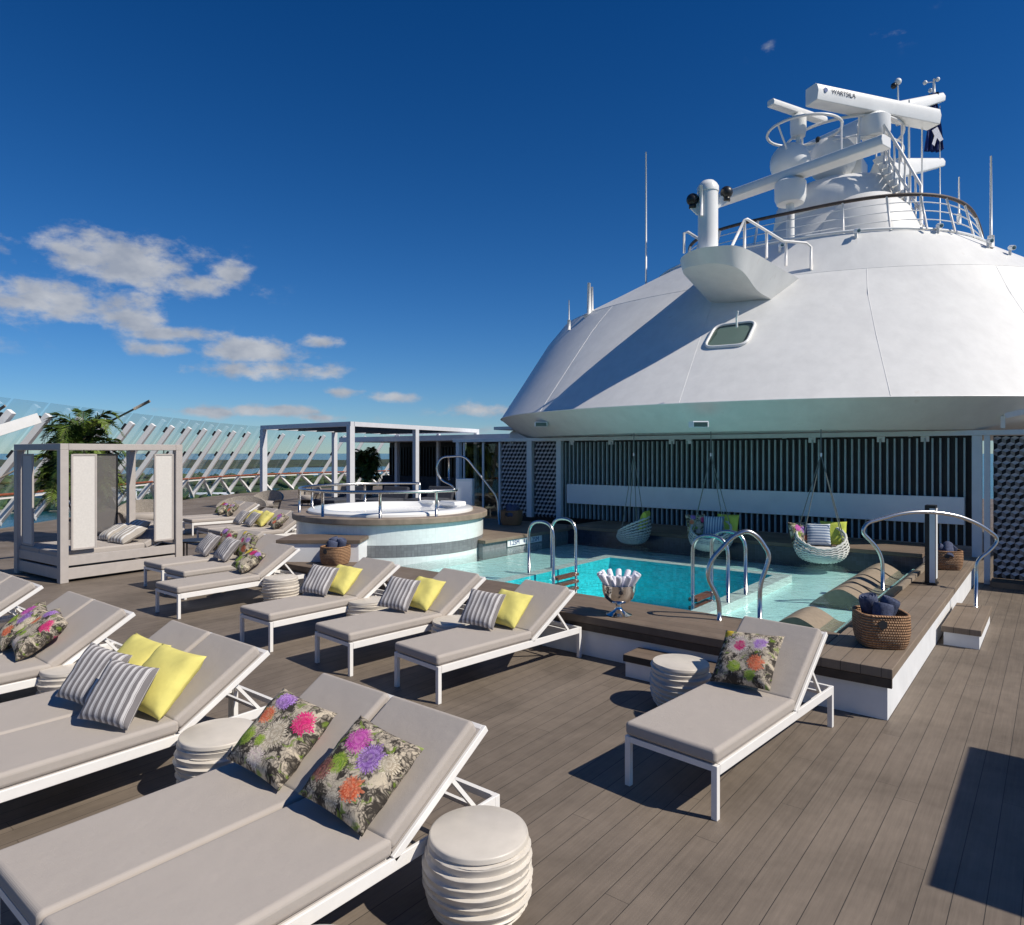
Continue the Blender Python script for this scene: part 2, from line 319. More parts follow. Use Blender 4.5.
def schlick(t, f0, normal=None):
    nn = t.nodes; lk = t.links; ge = nn.new('ShaderNodeNewGeometry'); dp = nn.new('ShaderNodeVectorMath'); dp.operation = 'DOT_PRODUCT'
    lk.new(ge.outputs['Incoming'], dp.inputs[0]); lk.new(normal if normal is not None else ge.outputs['Normal'], dp.inputs[1])
    c = mth('ABSOLUTE', dp.outputs['Value'], tree=t); p = mth('POWER', mth('SUBTRACT', 1.0, c, clamp=True, tree=t), 5.0, tree=t)
    return mth('ADD', mth('MULTIPLY', p, 1 - f0, tree=t), f0, tree=t)
# water
def water(name, tint, bumpscale, strength, dist, refl=1.0):
    m = bpy.data.materials.new(name); m.use_nodes = True; t = m.node_tree; t.nodes.clear(); nn = t.nodes; lk = t.links
    o = nn.new('ShaderNodeOutputMaterial'); mixs = nn.new('ShaderNodeMixShader'); tr = nn.new('ShaderNodeBsdfTransparent'); gl = nn.new('ShaderNodeBsdfGlossy')
    tr.inputs[0].default_value = (*tint, 1); gl.inputs['Roughness'].default_value = .02
    n = nn.new('ShaderNodeTexNoise'); n.inputs['Scale'].default_value = bumpscale; n.inputs['Detail'].default_value = 3; co = nn.new('ShaderNodeTexCoord'); lk.new(co.outputs['Object'], n.inputs['Vector'])
    bp = nn.new('ShaderNodeBump'); bp.inputs['Strength'].default_value = strength; bp.inputs['Distance'].default_value = dist; lk.new(n.outputs[0], bp.inputs['Height'])
    lk.new(bp.outputs[0], gl.inputs['Normal'])
    lk.new(mth('MULTIPLY', schlick(t, .02, bp.outputs[0]), refl, tree=t), mixs.inputs[0]); lk.new(tr.outputs[0], mixs.inputs[1]); lk.new(gl.outputs[0], mixs.inputs[2]); lk.new(mixs.outputs[0], o.inputs[0])
    return m
m_water = water('pool_water_surface', (.90, .99, .985), 7, .55, .03, .9)
m_glass = bpy.data.materials.new('clear_screen_glass'); m_glass.use_nodes = True
def _gl(m, tint, rf):
    t = m.node_tree; t.nodes.clear(); nn = t.nodes; lk = t.links
    o = nn.new('ShaderNodeOutputMaterial'); mx_ = nn.new('ShaderNodeMixShader'); tr = nn.new('ShaderNodeBsdfTransparent'); gl = nn.new('ShaderNodeBsdfGlossy')
    tr.inputs[0].default_value = (*tint, 1); gl.inputs['Roughness'].default_value = .01
    lk.new(mth('MULTIPLY', schlick(t, .04), rf, tree=t), mx_.inputs[0]); lk.new(tr.outputs[0], mx_.inputs[1]); lk.new(gl.outputs[0], mx_.inputs[2]); lk.new(mx_.outputs[0], o.inputs[0])
_gl(m_glass, (.945, .975, .98), 1.0)
m_glassd = bpy.data.materials.new('grey_window_glass'); m_glassd.use_nodes = True; _gl(m_glassd, (.45, .55, .52), 1.6)

# striped and floral cushion fabrics (use each cushion's own local x,z: -1..1 of its half size stored in UV)
def fabric_base(name, rough=.9):
    m = mat(name, (.5, .5, .5), rough, spec=.15); t, b = nodes(m); uv = t.nodes.new('ShaderNodeUVMap'); sp = t.nodes.new('ShaderNodeSeparateXYZ'); t.links.new(uv.outputs[0], sp.inputs[0])
    n = t.nodes.new('ShaderNodeTexNoise'); n.inputs['Scale'].default_value = 260; co = t.nodes.new('ShaderNodeTexCoord'); t.links.new(co.outputs['Object'], n.inputs['Vector'])
    bp = t.nodes.new('ShaderNodeBump'); bp.inputs['Strength'].default_value = .5; bp.inputs['Distance'].default_value = .003; t.links.new(n.outputs[0], bp.inputs['Height']); t.links.new(bp.outputs[0], b.inputs['Normal'])
    return m, t, b, uv, sp
def striped(name, c1, c2, c3, nst=9, thin=True):
    m, t, b, uv, sp = fabric_base(name); M = lambda op, a_=None, b_=None, c_=None, clamp=False: mth(op, a_, b_, c_, clamp, t)
    f = M('FRACT', M('MULTIPLY', sp.outputs[0], nst)); cr = t.nodes.new('ShaderNodeValToRGB'); cr.color_ramp.interpolation = 'CONSTANT'; t.links.new(f, cr.inputs[0])
    e = cr.color_ramp.elements
    st = [(0, c1), (.34, c3), (.42, c1), (.5, c2)] if thin else [(0, c1), (.42, c2)]
    e[0].position = 0; e[0].color = (*st[0][1], 1); e[1].position = st[1][0]; e[1].color = (*st[1][1], 1)
    for p_, c_ in st[2:]:
        q = e.new(p_); q.color = (*c_, 1)
    t.links.new(cr.outputs[0], b.inputs['Base Color']); return m
m_stripe = striped('grey_stripe_linen', (.60, .575, .56), (.20, .185, .185), (.27, .25, .25), 8)
m_stripew = striped('broad_taupe_stripe', (.72, .70, .66), (.40, .36, .31), (.4, .36, .3), 5, False)
m_stripeb = striped('blue_grey_stripe_linen', (.58, .63, .68), (.18, .24, .36), (.3, .36, .45), 8)
def floral(name, flowers, seed, dark=(.045, .038, .032), light=(.55, .47, .35)):
    m, t, b, uv, sp = fabric_base(name); nn = t.nodes; lk = t.links; M = lambda op, a_=None, b_=None, c_=None, clamp=False: mth(op, a_, b_, c_, clamp, t)
    # grey-cream botanical ground: stretched voronoi petals over dark
    vm = nn.new('ShaderNodeVectorMath'); vm.operation = 'ADD'; lk.new(uv.outputs[0], vm.inputs[0]); vm.inputs[1].default_value = (seed * 1.37, seed * .71, 0)
    nd = nn.new('ShaderNodeTexNoise'); nd.inputs['Scale'].default_value = 7; nd.inputs['Detail'].default_value = 4; lk.new(vm.outputs[0], nd.inputs['Vector'])
    vs_ = nn.new('ShaderNodeVectorMath'); vs_.operation = 'MULTIPLY_ADD'; lk.new(nd.outputs['Color'], vs_.inputs[0]); vs_.inputs[1].default_value = (.22, .22, 0); lk.new(vm.outputs[0], vs_.inputs[2])
    n1 = nn.new('ShaderNodeTexNoise'); n1.inputs['Scale'].default_value = 5; n1.inputs['Detail'].default_value = 2; lk.new(vs_.outputs[0], n1.inputs['Vector'])
    vo = nn.new('ShaderNodeTexVoronoi'); vo.inputs['Scale'].default_value = 24; vo.feature = 'DISTANCE_TO_EDGE'; lk.new(vs_.outputs[0], vo.inputs['Vector'])
    vo2 = nn.new('ShaderNodeTexVoronoi'); vo2.inputs['Scale'].default_value = 24; lk.new(vs_.outputs[0], vo2.inputs['Vector'])
    sc_ = nn.new('ShaderNodeSeparateColor'); lk.new(vo2.outputs['Color'], sc_.inputs[0])
    gr = nn.new('ShaderNodeValToRGB'); lk.new(M('ADD', M('ADD', M('MULTIPLY', M('SUBTRACT', n1.outputs[0], .5), 2.4), M('MULTIPLY', M('MINIMUM', vo.outputs['Distance'], .25), 1.6)), M('MULTIPLY', sc_.outputs[0], .42)), gr.inputs[0])
    e = gr.color_ramp.elements; e[0].position = .10; e[0].color = (*dark, 1); e[1].position = .80; e[1].color = (*light, 1); q = e.new(.28); q.color = (.11, .095, .075, 1); q = e.new(.48); q.color = (.34, .29, .23, 1)
    n2 = nn.new('ShaderNodeTexNoise'); n2.inputs['Scale'].default_value = 9; n2.inputs['Detail'].default_value = 3; lk.new(vs_.outputs[0], n2.inputs['Vector'])
    gm = nn.new('ShaderNodeMix'); gm.data_type = 'RGBA'; lk.new(M('MULTIPLY', M('MULTIPLY', M('SUBTRACT', n2.outputs[0], .58), 14.0, clamp=True), .8), gm.inputs[0]); lk.new(gr.outputs[0], gm.inputs[6]); gm.inputs[7].default_value = (.17, .25, .03, 1)
    cur = gm.outputs[2]
    for (fx, fy, rad, c1, c2, npet) in flowers:
        dx = M('ADD', M('SUBTRACT', sp.outputs[0], fx), M('MULTIPLY', M('SUBTRACT', nd.outputs[0], .5), .07)); dy = M('SUBTRACT', sp.outputs[1], fy); d = M('SQRT', M('ADD', M('MULTIPLY', dx, dx), M('MULTIPLY', dy, dy))); an = M('ARCTAN2', dy, dx)
        ringi = M('FLOOR', M('MULTIPLY', d, 3.6 / rad)); pet = M('ABSOLUTE', M('SINE', M('ADD', M('MULTIPLY', an, npet * .8), M('MULTIPLY', ringi, 1.9))))
        pn = nn.new('ShaderNodeTexNoise'); pn.noise_dimensions = '1D'; pn.inputs['Scale'].default_value = 2.2; lk.new(M('ADD', an, fx * 9), pn.inputs['W'])
        edge = M('MULTIPLY', M('ADD', .38, M('ADD', M('MULTIPLY', pet, .30), M('MULTIPLY', pn.outputs[0], .55))), rad)
        ins = M('MULTIPLY', M('LESS_THAN', d, edge), M('ADD', .62, M('MULTIPLY', sc_.outputs[0], .5)), clamp=True)
        shd = M('ADD', M('MULTIPLY', M('POWER', pet, .7), M('ADD', M('FRACT', M('MULTIPLY', d, 3.6 / rad)), .30)), M('MULTIPLY', M('SUBTRACT', sc_.outputs[1], .5), .5), clamp=True)
        fm = nn.new('ShaderNodeMix'); fm.data_type = 'RGBA'; lk.new(shd, fm.inputs[0]); fm.inputs[6].default_value = (*c2, 1); fm.inputs[7].default_value = (*c1, 1)
        km = nn.new('ShaderNodeMix'); km.data_type = 'RGBA'; lk.new(ins, km.inputs[0]); lk.new(cur, km.inputs[6]); lk.new(fm.outputs[2], km.inputs[7]); cur = km.outputs[2]
    lk.new(cur, b.inputs['Base Color']); return m
PK = ((.74, .05, .22), (.45, .01, .10)); PU = ((.46, .27, .62), (.17, .06, .28)); MG = ((.60, .14, .44), (.35, .02, .25)); OR = ((.72, .26, .14), (.55, .08, .03)); GN = ((.36, .44, .07), (.12, .25, .02)); CR = ((.68, .60, .46), (.35, .28, .20)); BR = ((.30, .12, .10), (.08, .03, .03)); YE = ((.85, .65, .05), (.5, .3, .02)); WH = ((.72, .65, .54), (.5, .38, .38))
m_fl1 = floral('floral_print_a', [(.34, .72, .17, *MG, 16), (.62, .62, .18, *PU, 18), (.30, .42, .13, *GN, 22), (.66, .27, .15, *OR, 10), (.16, .30, .15, *BR, 14), (.86, .66, .13, *CR, 14), (.50, .10, .12, *CR, 12)], 1)
m_fl2 = floral('floral_print_b', [(.80, .70, .16, *PK, 14), (.32, .85, .15, *PU, 14), (.22, .60, .12, *OR, 9), (.18, .30, .14, *GN, 20), (.55, .45, .19, *CR, 18), (.50, .14, .13, *WH, 13), (.42, .32, .08, *GN, 10)], 2)
m_fl3 = floral('floral_print_c', [(.38, .66, .20, *WH, 18), (.40, .64, .11, *PK, 12), (.70, .72, .17, *WH, 16), (.72, .72, .12, *PU, 12), (.74, .36, .15, *OR, 12), (.40, .25, .12, *GN, 16), (.68, .14, .10, *GN, 14), (.10, .90, .12, *YE, 8)], 3)
m_fl4 = floral('floral_print_d', [(.25, .70, .17, *YE, 12), (.60, .75, .16, *PK, 14), (.70, .35, .20, *CR, 18), (.30, .30, .16, *GN, 14), (.85, .80, .12, *PU, 12), (.5, .1, .12, *GN, 10)], 4, light=(.66, .58, .42))
# ================= SETTING =================
def polyline_at(P, s):
    acc = 0
    for i in range(len(P) - 1):
        l_ = (P[i + 1] - P[i]).length
        if acc + l_ >= s: return P[i].lerp(P[i + 1], (s - acc) / l_), (P[i + 1] - P[i]).normalized()
        acc += l_
    return P[-1].copy(), (P[-1] - P[-2]).normalized()
RAIL = spline([(-14.6, -3.5, 0), (-19.8, 1.9, 0), (-23.6, 6.0, 0), (-27.0, 9.8, 0), (-30.0, 13.3, 0), (-32.1, 15.9, 0), (-33.9, 18.6, 0), (-35.1, 21.6, 0), (-35.6, 24.8, 0), (-35.6, 28.5, 0), (-35.0, 34, 0)], 8)
# main deck sheet, its left edge follows the windscreen
pts = [(14, -6), (14, 40), (-34.5, 40)] + [(p.x - .25, p.y) for p in reversed(RAIL)] + [(-12, -6)]
hole = None
d = MB(); d.prism(pts, -.3, 0); deck = d.build('deck', m_deck); struct(deck)
# sea and shore
m_sea = mat('sea_water', (.012, .075, .095), .16, bump=(.35, .5, .6), noise=(.004, .35))
s = MB(); NS = 72
s.add([(0, 0, -30)] + [(40000 * math.cos(2 * math.pi * k / NS), 40000 * math.sin(2 * math.pi * k / NS), -30) for k in range(NS)], [(0, k + 1, (k + 1) % NS + 1) for k in range(NS)])
sea = s.build('sea', m_sea); struct(sea)
m_land = mat('mangrove_scrub', (.035, .05, .022), .9, noise=(.012, .6)); m_sand = mat('pale_quay_ground', (.26, .235, .18), .9, noise=(.03, .4))
A = R(38.6)
def ship(px, dd):           # azimuth given as a tangent from the view axis, distance dd
    l_ = (px - 512) / 683 * dd; return (l_ * math.cos(A) - dd * math.sin(A), l_ * math.sin(A) + dd * math.cos(A))
def land(name, edge, hgt, m, seed, rough=1.0, zb=-30.5):
    # irregular island: triangulated strip between near shore and far shore with scrubby lumps
    rnd = random.Random(seed); mb = MB(); nx = len(edge) ; ny = 10; vv = []
    for i, (px, d0, d1) in enumerate(edge):
        for j in range(ny):
            t = j / (ny - 1); dd = d0 * (1 - t) + d1 * t; x, y = ship(px, dd * (1 + rnd.uniform(-.01, .01)))
            z = -30.5 if j in (0, ny - 1) or i in (0, nx - 1) else -30 + hgt * (0.45 + .55 * rnd.random()) * rough
            vv.append((x, y, z))
    ff = [(i * ny + j, (i + 1) * ny + j, (i + 1) * ny + j + 1, i * ny + j + 1) for i in range(nx - 1) for j in range(ny - 1)]
    mb.add(vv, ff); o = mb.build(name, m); struct(o); return o
rnd = random.Random(3)
land('far_shore', [(px, 1500 + 130 * math.sin(px * .021) + rnd.uniform(-60, 60), 3000) for px in range(-700, 900, 12)], 7, m_land, 5)
land('near_shore', [(px, 560 + 60 * math.sin(px * .05) + rnd.uniform(-25, 25), 830 + 60 * math.sin(px * .031)) for px in range(-600, 470, 10)], 3.5, m_land, 6)
land('harbour_quay', [(px, 350 + 25 * math.sin(px * .03) + rnd.uniform(-8, 8), 520) for px in range(-500, 470, 12)], 1.6, m_sand, 7)
# low trees along the quay as one far-off mass of foliage
def scrub(name, n, pxr, dr_, h, m, seed):
    r_ = random.Random(seed); mb = MB()
    for k in range(n):
        px = r_.uniform(*pxr); dd = r_.uniform(*dr_); x, y = ship(px, dd); hh = r_.uniform(*h); ww = hh * r_.uniform(.7, 1.3); z0 = -29.5
        st = len(mb.v); nseg = 6; ring = []
        for lv, (rr, zz) in enumerate(((.5, .15), (1, .45), (.75, .8), (.1, 1.0))):
            for q in range(nseg):
                an = 2 * math.pi * q / nseg + lv; ring.append((x + ww * rr * math.cos(an) * r_.uniform(.7, 1.2), y + ww * rr * math.sin(an) * r_.uniform(.7, 1.2), z0 + hh * zz * r_.uniform(.85, 1.1)))
        mb.add(ring, [(lv * nseg + q, lv * nseg + (q + 1) % nseg, (lv + 1) * nseg + (q + 1) % nseg, (lv + 1) * nseg + q) for lv in range(3) for q in range(nseg)])
    o = mb.build(name, m, smooth=True); struct(o, 'stuff', 'dark green far-off scrub and trees on the shore beyond the windscreen', 'trees'); return o
m_scrub = mat('scrub_foliage', (.04, .07, .022), .9, noise=(.08, .5))
scrub('shore_scrub', 900, (-450, 470), (370, 540), (2.5, 7), m_scrub, 11)
scrub('island_scrub', 900, (-500, 560), (600, 860), (3, 9), m_scrub, 12)
# sheds on the quay
for k, (px, dd, ww, hh, lab) in enumerate(((58, 405, 26, 7, 'long low pale harbour shed left of the palm beyond the windscreen'), (104, 430, 34, 8, 'low pale harbour shed seen through the cabana'), (212, 440, 22, 5, 'small pale quay building seen between the windscreen struts'), (150, 470, 30, 6, 'pale flat roofed building seen through the right of the cabana'))):
    x, y = ship(px, dd); t = thing('harbour_building', lab, 'building', (x, y, -29.4), R(30 + 7 * k), 'low harbour buildings on the far quay')
    MB().box(-ww / 2, ww / 2, -7, 7, -1, hh).build('wall', m_wall, t); MB().box(-ww / 2 - .6, ww / 2 + .6, -7.6, 7.6, hh + .01, hh + .8).build('roof', m_board, t)
# ---- windscreen ----
ws = thing('windscreen', 'tall leaning glass windscreen on white slanted struts along the deck edge', 'windscreen')
tot_l = sum((RAIL[i + 1] - RAIL[i]).length for i in range(len(RAIL) - 1))
inward = Vector((.781, .624, 0)); S0 = 1.2; step = 1.62; cnt = 0; prevp = None; s_ = S0; LEAN = []
while s_ < tot_l - 1:
    p, tg = polyline_at(RAIL, s_); nrm = Vector((-tg.y, tg.x, 0)); nrm = -nrm if nrm.dot(inward) < 0 else nrm
    k = min(1, s_ / 32); ln = 3.0 * (1 - k) + 2.0 * k
    base = p + Vector((0, 0, .05)) - inward * .0; top = p + inward * ln + Vector((0, 0, 3.25)) - inward * ln * .28
    base = p - inward * ln * .28 + Vector((0, 0, .03))
    LEAN.append((base, top, p, tg, ln)); s_ += step
for i, (b_, t_, p, tg, ln) in enumerate(LEAN):
    o = MB().bar(b_, t_, .15, .17, up=inward).build('strut', m_strut, ws)
    dv = (t_ - b_)
    for q in (.66, .955): c_ = b_ + dv * q - inward * .17; MB().bar(c_ - dv.normalized() * .12, c_ + dv.normalized() * .12, .06, .12, up=inward).build('clamp', m_dark, o)
    if i + 1 < len(LEAN):
        b2, t2, p2, tg2, ln2 = LEAN[i + 1]; o1 = -inward * .24; e1 = (t_ - b_).normalized() * .42; e2 = (t2 - b2).normalized() * .42
        q0 = b_ + (t_ - b_) * .02 + o1; q1 = b2 + (t2 - b2) * .02 + o1; gp = (q1 - q0).normalized() * .05
        for (fa, fb) in ((.02, .30), (.31, 1.0)):
            A_ = b_ + (t_ - b_) * fa + o1 + gp; B_ = b2 + (t2 - b2) * fa + o1 - gp; C_ = b2 + (t2 - b2) * fb + o1 - gp; D_ = b_ + (t_ - b_) * fb + o1 + gp
            if fb == 1.0: C_ = C_ + e2; D_ = D_ + e1
            off = (inward * .018)
            g = MB(); g.add([A_, B_, C_, D_, A_ - off, B_ - off, C_ - off, D_ - off], [(0, 1, 2, 3), (7, 6, 5, 4), (0, 4, 5, 1), (1, 5, 6, 2), (2, 6, 7, 3), (3, 7, 4, 0)]).build('glass_panel', m_glass, ws)
        # brace from the rail down to the foot of the next strut
        rr = p + Vector((0, 0, .92)); MB().bar(rr, b2 + inward * .1 + Vector((0, 0, .02)), .1, .14, up=inward).build('brace', m_strut, ws)
rp = [Vector((q.x, q.y, 1.0)) + inward * .12 for q in RAIL]
MB().tube(rp, .042, 8).build('handrail', m_brown, ws, smooth=True)
for i in range(len(LEAN) - 1):
    a_ = LEAN[i][2] + inward * .1 + Vector((0, 0, .9)); c_ = LEAN[i + 1][2] + inward * .1 + Vector((0, 0, .9)); MB().bar(a_, a_.lerp(c_, .72), .05, .05).build('rail_bracket', m_white, ws)
# thick near beams and leaning lamp poles at the far left
bt = thing('slanted_boom', 'thick white slanted boom with square end rising beside the palm', 'boom', (-22.9, 3.9, 0))
P0 = Vector((-21.9, .2, .55)); P1 = Vector((-20.35, 5.75, 2.93)); o0 = Vector((-22.9, 3.9, 0)); MB().bar(P0 - o0, P1 - o0, .15, .17).build('beam', m_strut, bt); P2 = P0.lerp(P1, .90); P3 = P0.lerp(P1, 1.06); MB().bar(P2 - o0 + Vector((0, 0, .02)), P3 - o0 + Vector((0, 0, .02)), .2, .26).build('end_box', m_strut, bt)
def pole(name, lab, p, q, r, m, cat='pole'):
    o = thing(name, lab, cat, p); v = Vector(q) - Vector(p); MB().tube([(0, 0, 0), v], r, 8).build('shaft', m, o, smooth=True); MB().tube([v - v.normalized() * .35, v + v.normalized() * .1], r * 1.5, 8).build('tip', m_rattan, o, smooth=True); return o
pole('leaning_pole', 'thin brown-tipped leaning pole rising above the palm on the left', (-22.4, 4.6, .8), (-18.4, 7.9, 3.5), .026, m_rattan)
pole('leaning_pole', 'leftmost thin pale leaning pole against the sky at the left edge', (-21.2, 2.6, .8), (-18.4, 4.8, 3.2), .022, m_white)

# ================= POOL =================
PZ = .44; CT = .085                      # deck height of the surround, cap thickness
pool = thing('pool', 'raised rectangular swimming pool with brown wooden surround and white sides', 'pool', (-4.5, 9.5, 0))
pl = lambda mb, n, m, **k: mb.build(n, m, pool, **k)
def W(mb): return mb.xf(Matrix.Translation((4.5, -9.5, 0)))      # world numbers -> pool-local
pl(W(MB().box(-9.95, -1.09, 6.31, 6.45, 0.002, PZ - CT)), 'front_wall', m_wall)
pl(W(MB().box(-1.23, -1.09, 6.452, 13.98, 0.002, PZ - CT)), 'side_wall', m_wall)
pl(W(MB().box(-10.0, -1.66, 6.265, 7.22, PZ - CT + .002, PZ)), 'front_cap', m_teak, bevel=(.008, 2))
pl(W(MB().box(-1.656, -1.045, 6.265, 10.60, PZ - CT + .002, PZ)), 'side_cap', m_teak2, bevel=(.008, 2))
pl(W(MB().box(-1.656, -1.045, 10.608, 13.97, PZ - CT + .002, PZ)), 'side_cap', m_teak2, bevel=(.008, 2))
nz_ = MB(); nz_.box(-9.98, -1.052, 6.268, 6.30, PZ - .16, PZ - CT); pl(W(nz_), 'front_nosing', m_nose)
# basin: shallow ledge z .2 around the deep hole
HX0, HX1, HY0, HY1 = -6.3, -3.42, 7.30, 10.72; FZ = .20; WZ = .355
f_ = MB(); f_.box(-8.37, HX0 - .22, 7.22, 12.5, -.05, FZ); f_.box(HX1 + .22, -1.66, 7.22, 12.5, -.05, FZ); f_.box(HX0 - .22, HX1 + .22, HY1 + .22, 12.5, -.05, FZ)
pl(W(f_), 'shallow_floor', m_aqua)
c_ = MB(); c_.box(HX0 - .22, HX0, 7.22, HY1 + .22, -.05, WZ - .035); c_.box(HX1, HX1 + .22, 7.22, HY1 + .22, -.05, WZ - .035); c_.box(HX0, HX1, HY1, HY1 + .22, -.05, WZ - .035)
pl(W(c_), 'coping', m_cope)
b_ = MB(); zb = -.42
b_.add([(HX0, HY0, zb), (HX1, HY0, zb), (HX1, HY1, zb), (HX0, HY1, zb)], [(0, 1, 2, 3)])
zt = WZ - .036
E_ = .004; b_.add([(HX0 + E_, HY0, zb), (HX0 + E_, HY1, zb), (HX0 + E_, HY1, zt), (HX0 + E_, HY0, zt)], [(0, 1, 2, 3)]); b_.add([(HX1 - E_, HY0, zb), (HX1 - E_, HY1, zb), (HX1 - E_, HY1, zt), (HX1 - E_, HY0, zt)], [(3, 2, 1, 0)])
b_.add([(HX0, HY1 - E_, zb), (HX1, HY1 - E_, zb), (HX1, HY1 - E_, zt), (HX0, HY1 - E_, zt)], [(0, 1, 2, 3)]); b_.add([(HX0, HY0, zb), (HX1, HY0, zb), (HX1, HY0, .4), (HX0, HY0, .4)], [(3, 2, 1, 0)])
b_.box(HX0 + .9, HX1 - .02, HY0 + .02, HY0 + .42, zb, -.1)      # bench step inside
pl(W(b_), 'deep_basin', m_deep)
w_ = MB().add([(-8.37, 7.22, WZ), (-1.66, 7.22, WZ), (-1.66, 12.5, WZ), (-8.37, 12.5, WZ)], [(0, 1, 2, 3)]); wo = w_.build('pool_water', m_water); struct(wo)
pl(W(MB().box(-1.80, -1.66, 7.22, 12.5, -.05, PZ - CT)), 'inner_wall', m_aqua)
# pool-front filler behind front wall so nothing shows under the caps
pl(W(MB().box(-9.95, -8.37, 6.452, 7.2, 0.0, PZ - CT)), 'front_wall', m_wall)
# the deck is cut open below the pool basin
bm = bmesh.new(); bm.from_mesh(deck.data); bm.free()
me = bpy.data.meshes.new('deck'); X0, X1, Y0, Y1 = HX0 - .3, HX1 + .3, 7.1, HY1 + .3
D = MB()
# rebuild the deck as slabs round the hole
left = [(p.x - .25, p.y) for p in RAIL]      # from front to back
D.prism([(-12, -6)] + [(14, -6), (14, Y0), (X0, Y0), (X0, 40), (-34.5, 40)] + list(reversed(left)), -.3, 0)
D.prism([(X1, Y0), (14, Y0), (14, 40), (X1, 40)], -.3, 0); D.prism([(X0, Y1), (X1, Y1), (X1, 40), (X0, 40)], -.3, 0)
nd = D.build('deck', m_deck); bpy.data.objects.remove(deck, do_unlink=True); nd.name = 'deck'; deck = struct(nd)
# left bank with tiled face and depth sign
lb = thing('pool_bank', 'raised wooden bank with grey mosaic face at the left end of the pool', 'ledge', (-9.4, 10.4, 0))
q = MB().box(-1.8, 1.0, -.75, 2.6, 0, .50); q.build('riser', m_band, lb); MB().box(-1.8, 1.06, -.75, 2.62, .502, .565).build('cap', m_teak2, lb, bevel=(.008, 2))
sg = thing('depth_sign', 'white enamel depth marker plate on the grey tiled pool bank', 'sign', (-8.385, 10.35, .43), R(90))
MB().box(0, 1.13, -.014, 0, -.062, .062).build('plate', m_sign, sg)
def text(s, size, loc, rot, m, parent, name='lettering', ext=.002, align='LEFT', sx=1):
    cu = bpy.data.curves.new(name, 'FONT'); cu.body = s; cu.size = size; cu.extrude = ext; cu.align_x = align; cu.align_y = 'CENTER'
    o = bpy.data.objects.new(name, cu); COL.objects.link(o); bpy.context.view_layer.update()
    me = bpy.data.meshes.new_from_object(o); bpy.data.objects.remove(o, do_unlink=True); me.materials.clear(); me.materials.append(m)
    o = bpy.data.objects.new(name, me); COL.objects.link(o); o.parent = parent; o.location = loc; o.rotation_euler = rot; o.scale = (sx, 1, 1); return o
text('1.25M', .13, (.05, -.017, 0), (R(90), 0, 0), m_inkb, sg); text("4'1\"", .10, (.50, -.017, 0), (R(90), 0, 0), m_inkb, sg); text('1.25M', .13, (.70, -.017, 0), (R(90), 0, 0), m_inkb, sg)
# back ledge under the slat wall
bl = thing('pool_back_ledge', 'long dark wooden ledge over navy tiles along the slatted wall', 'ledge', (-5, 12.5, 0))
MB().box(-3.4, 3.34, .0, 1.38, 0, .54).build('riser', m_navyt, bl); MB().box(-3.4, 3.34, -.04, 1.38, .542, .61).build('cap', m_teak, bl, bevel=(.008, 2))
# steps
def stepblk(lab, x0, x1, y0, y1, h, mt):
    o = thing('deck_step', lab, 'step', (x0, y0, 0), 0, 'wooden topped steps up to the pool surround'); MB().box(.02, x1 - x0 - .02, .02, y1 - y0, .002, h - .07).build('riser', m_wall, o); MB().box(0, x1 - x0, 0, y1 - y0, h - .068, h).build('tread', mt, o, bevel=(.006, 2)); return o
stepblk('low step against the front of the pool beside the cream stool', -3.34, -2.3, 5.93, 6.26, .22, m_teak)
stepblk('low step at the right end of the pool below the curved handrail', -1.04, -.66, 9.2, 10.75, .22, m_teak2)
# wicker/taupe contour loungers standing in the water along the right edge
def contour(y0, wid, label):
    o = thing('contour_lounger', label, 'pool lounger', (-1.62, y0, 0), 0, 'taupe contour loungers standing in the pool water')
    prof = spline([(-1.12, .14), (-1.02, .27), (-.86, .40), (-.70, .47), (-.52, .40), (-.36, .31), (-.22, .32), (-.08, .44), (.04, .58), (.10, .68), (.15, .71)] and [(-.92, .22, 0), (-.82, .31, 0), (-.68, .41, 0), (-.55, .455, 0), (-.42, .41, 0), (-.30, .34, 0), (-.19, .335, 0), (-.08, .42, 0), (.02, .52, 0), (.09, .575, 0), (.15, .58, 0)], 4)
    n = len(prof); th = .05; v = []
    for p in prof: v += [(p.x, 0, p.y), (p.x, wid, p.y)]
    for p in prof: zb_ = FZ - .02 if p.x < .04 else max(FZ, p.y - th - .6 * max(0, .12 - p.x)); v += [(p.x, 0, zb_), (p.x, wid, zb_)]
    f = []
    for i in range(n - 1):
        f += [(2 * i, 2 * i + 2, 2 * i + 3, 2 * i + 1), (2 * n + 2 * i, 2 * n + 2 * i + 1, 2 * n + 2 * i + 3, 2 * n + 2 * i + 2), (2 * i, 2 * n + 2 * i, 2 * n + 2 * i + 2, 2 * i + 2), (2 * i + 1, 2 * i + 3, 2 * n + 2 * i + 3, 2 * n + 2 * i + 1)]
    f += [(0, 1, 2 * n + 1, 2 * n), (2 * n - 2, 4 * n - 2, 4 * n - 1, 2 * n - 1)]
    MB().add(v, f).build('shell', m_wave, o, smooth=35)
    return o
contour(7.55, .66, 'nearest taupe contour lounger, alone in the water beside the front basket')
contour(9.45, .62, 'taupe contour lounger nearest in the row of four behind the curved handrail')
contour(10.15, .62, 'second taupe contour lounger of the row of four from the front')
contour(10.85, .62, 'third taupe contour lounger of the row of four from the front')
contour(11.55, .62, 'farthest taupe contour lounger, next to the dark back ledge')

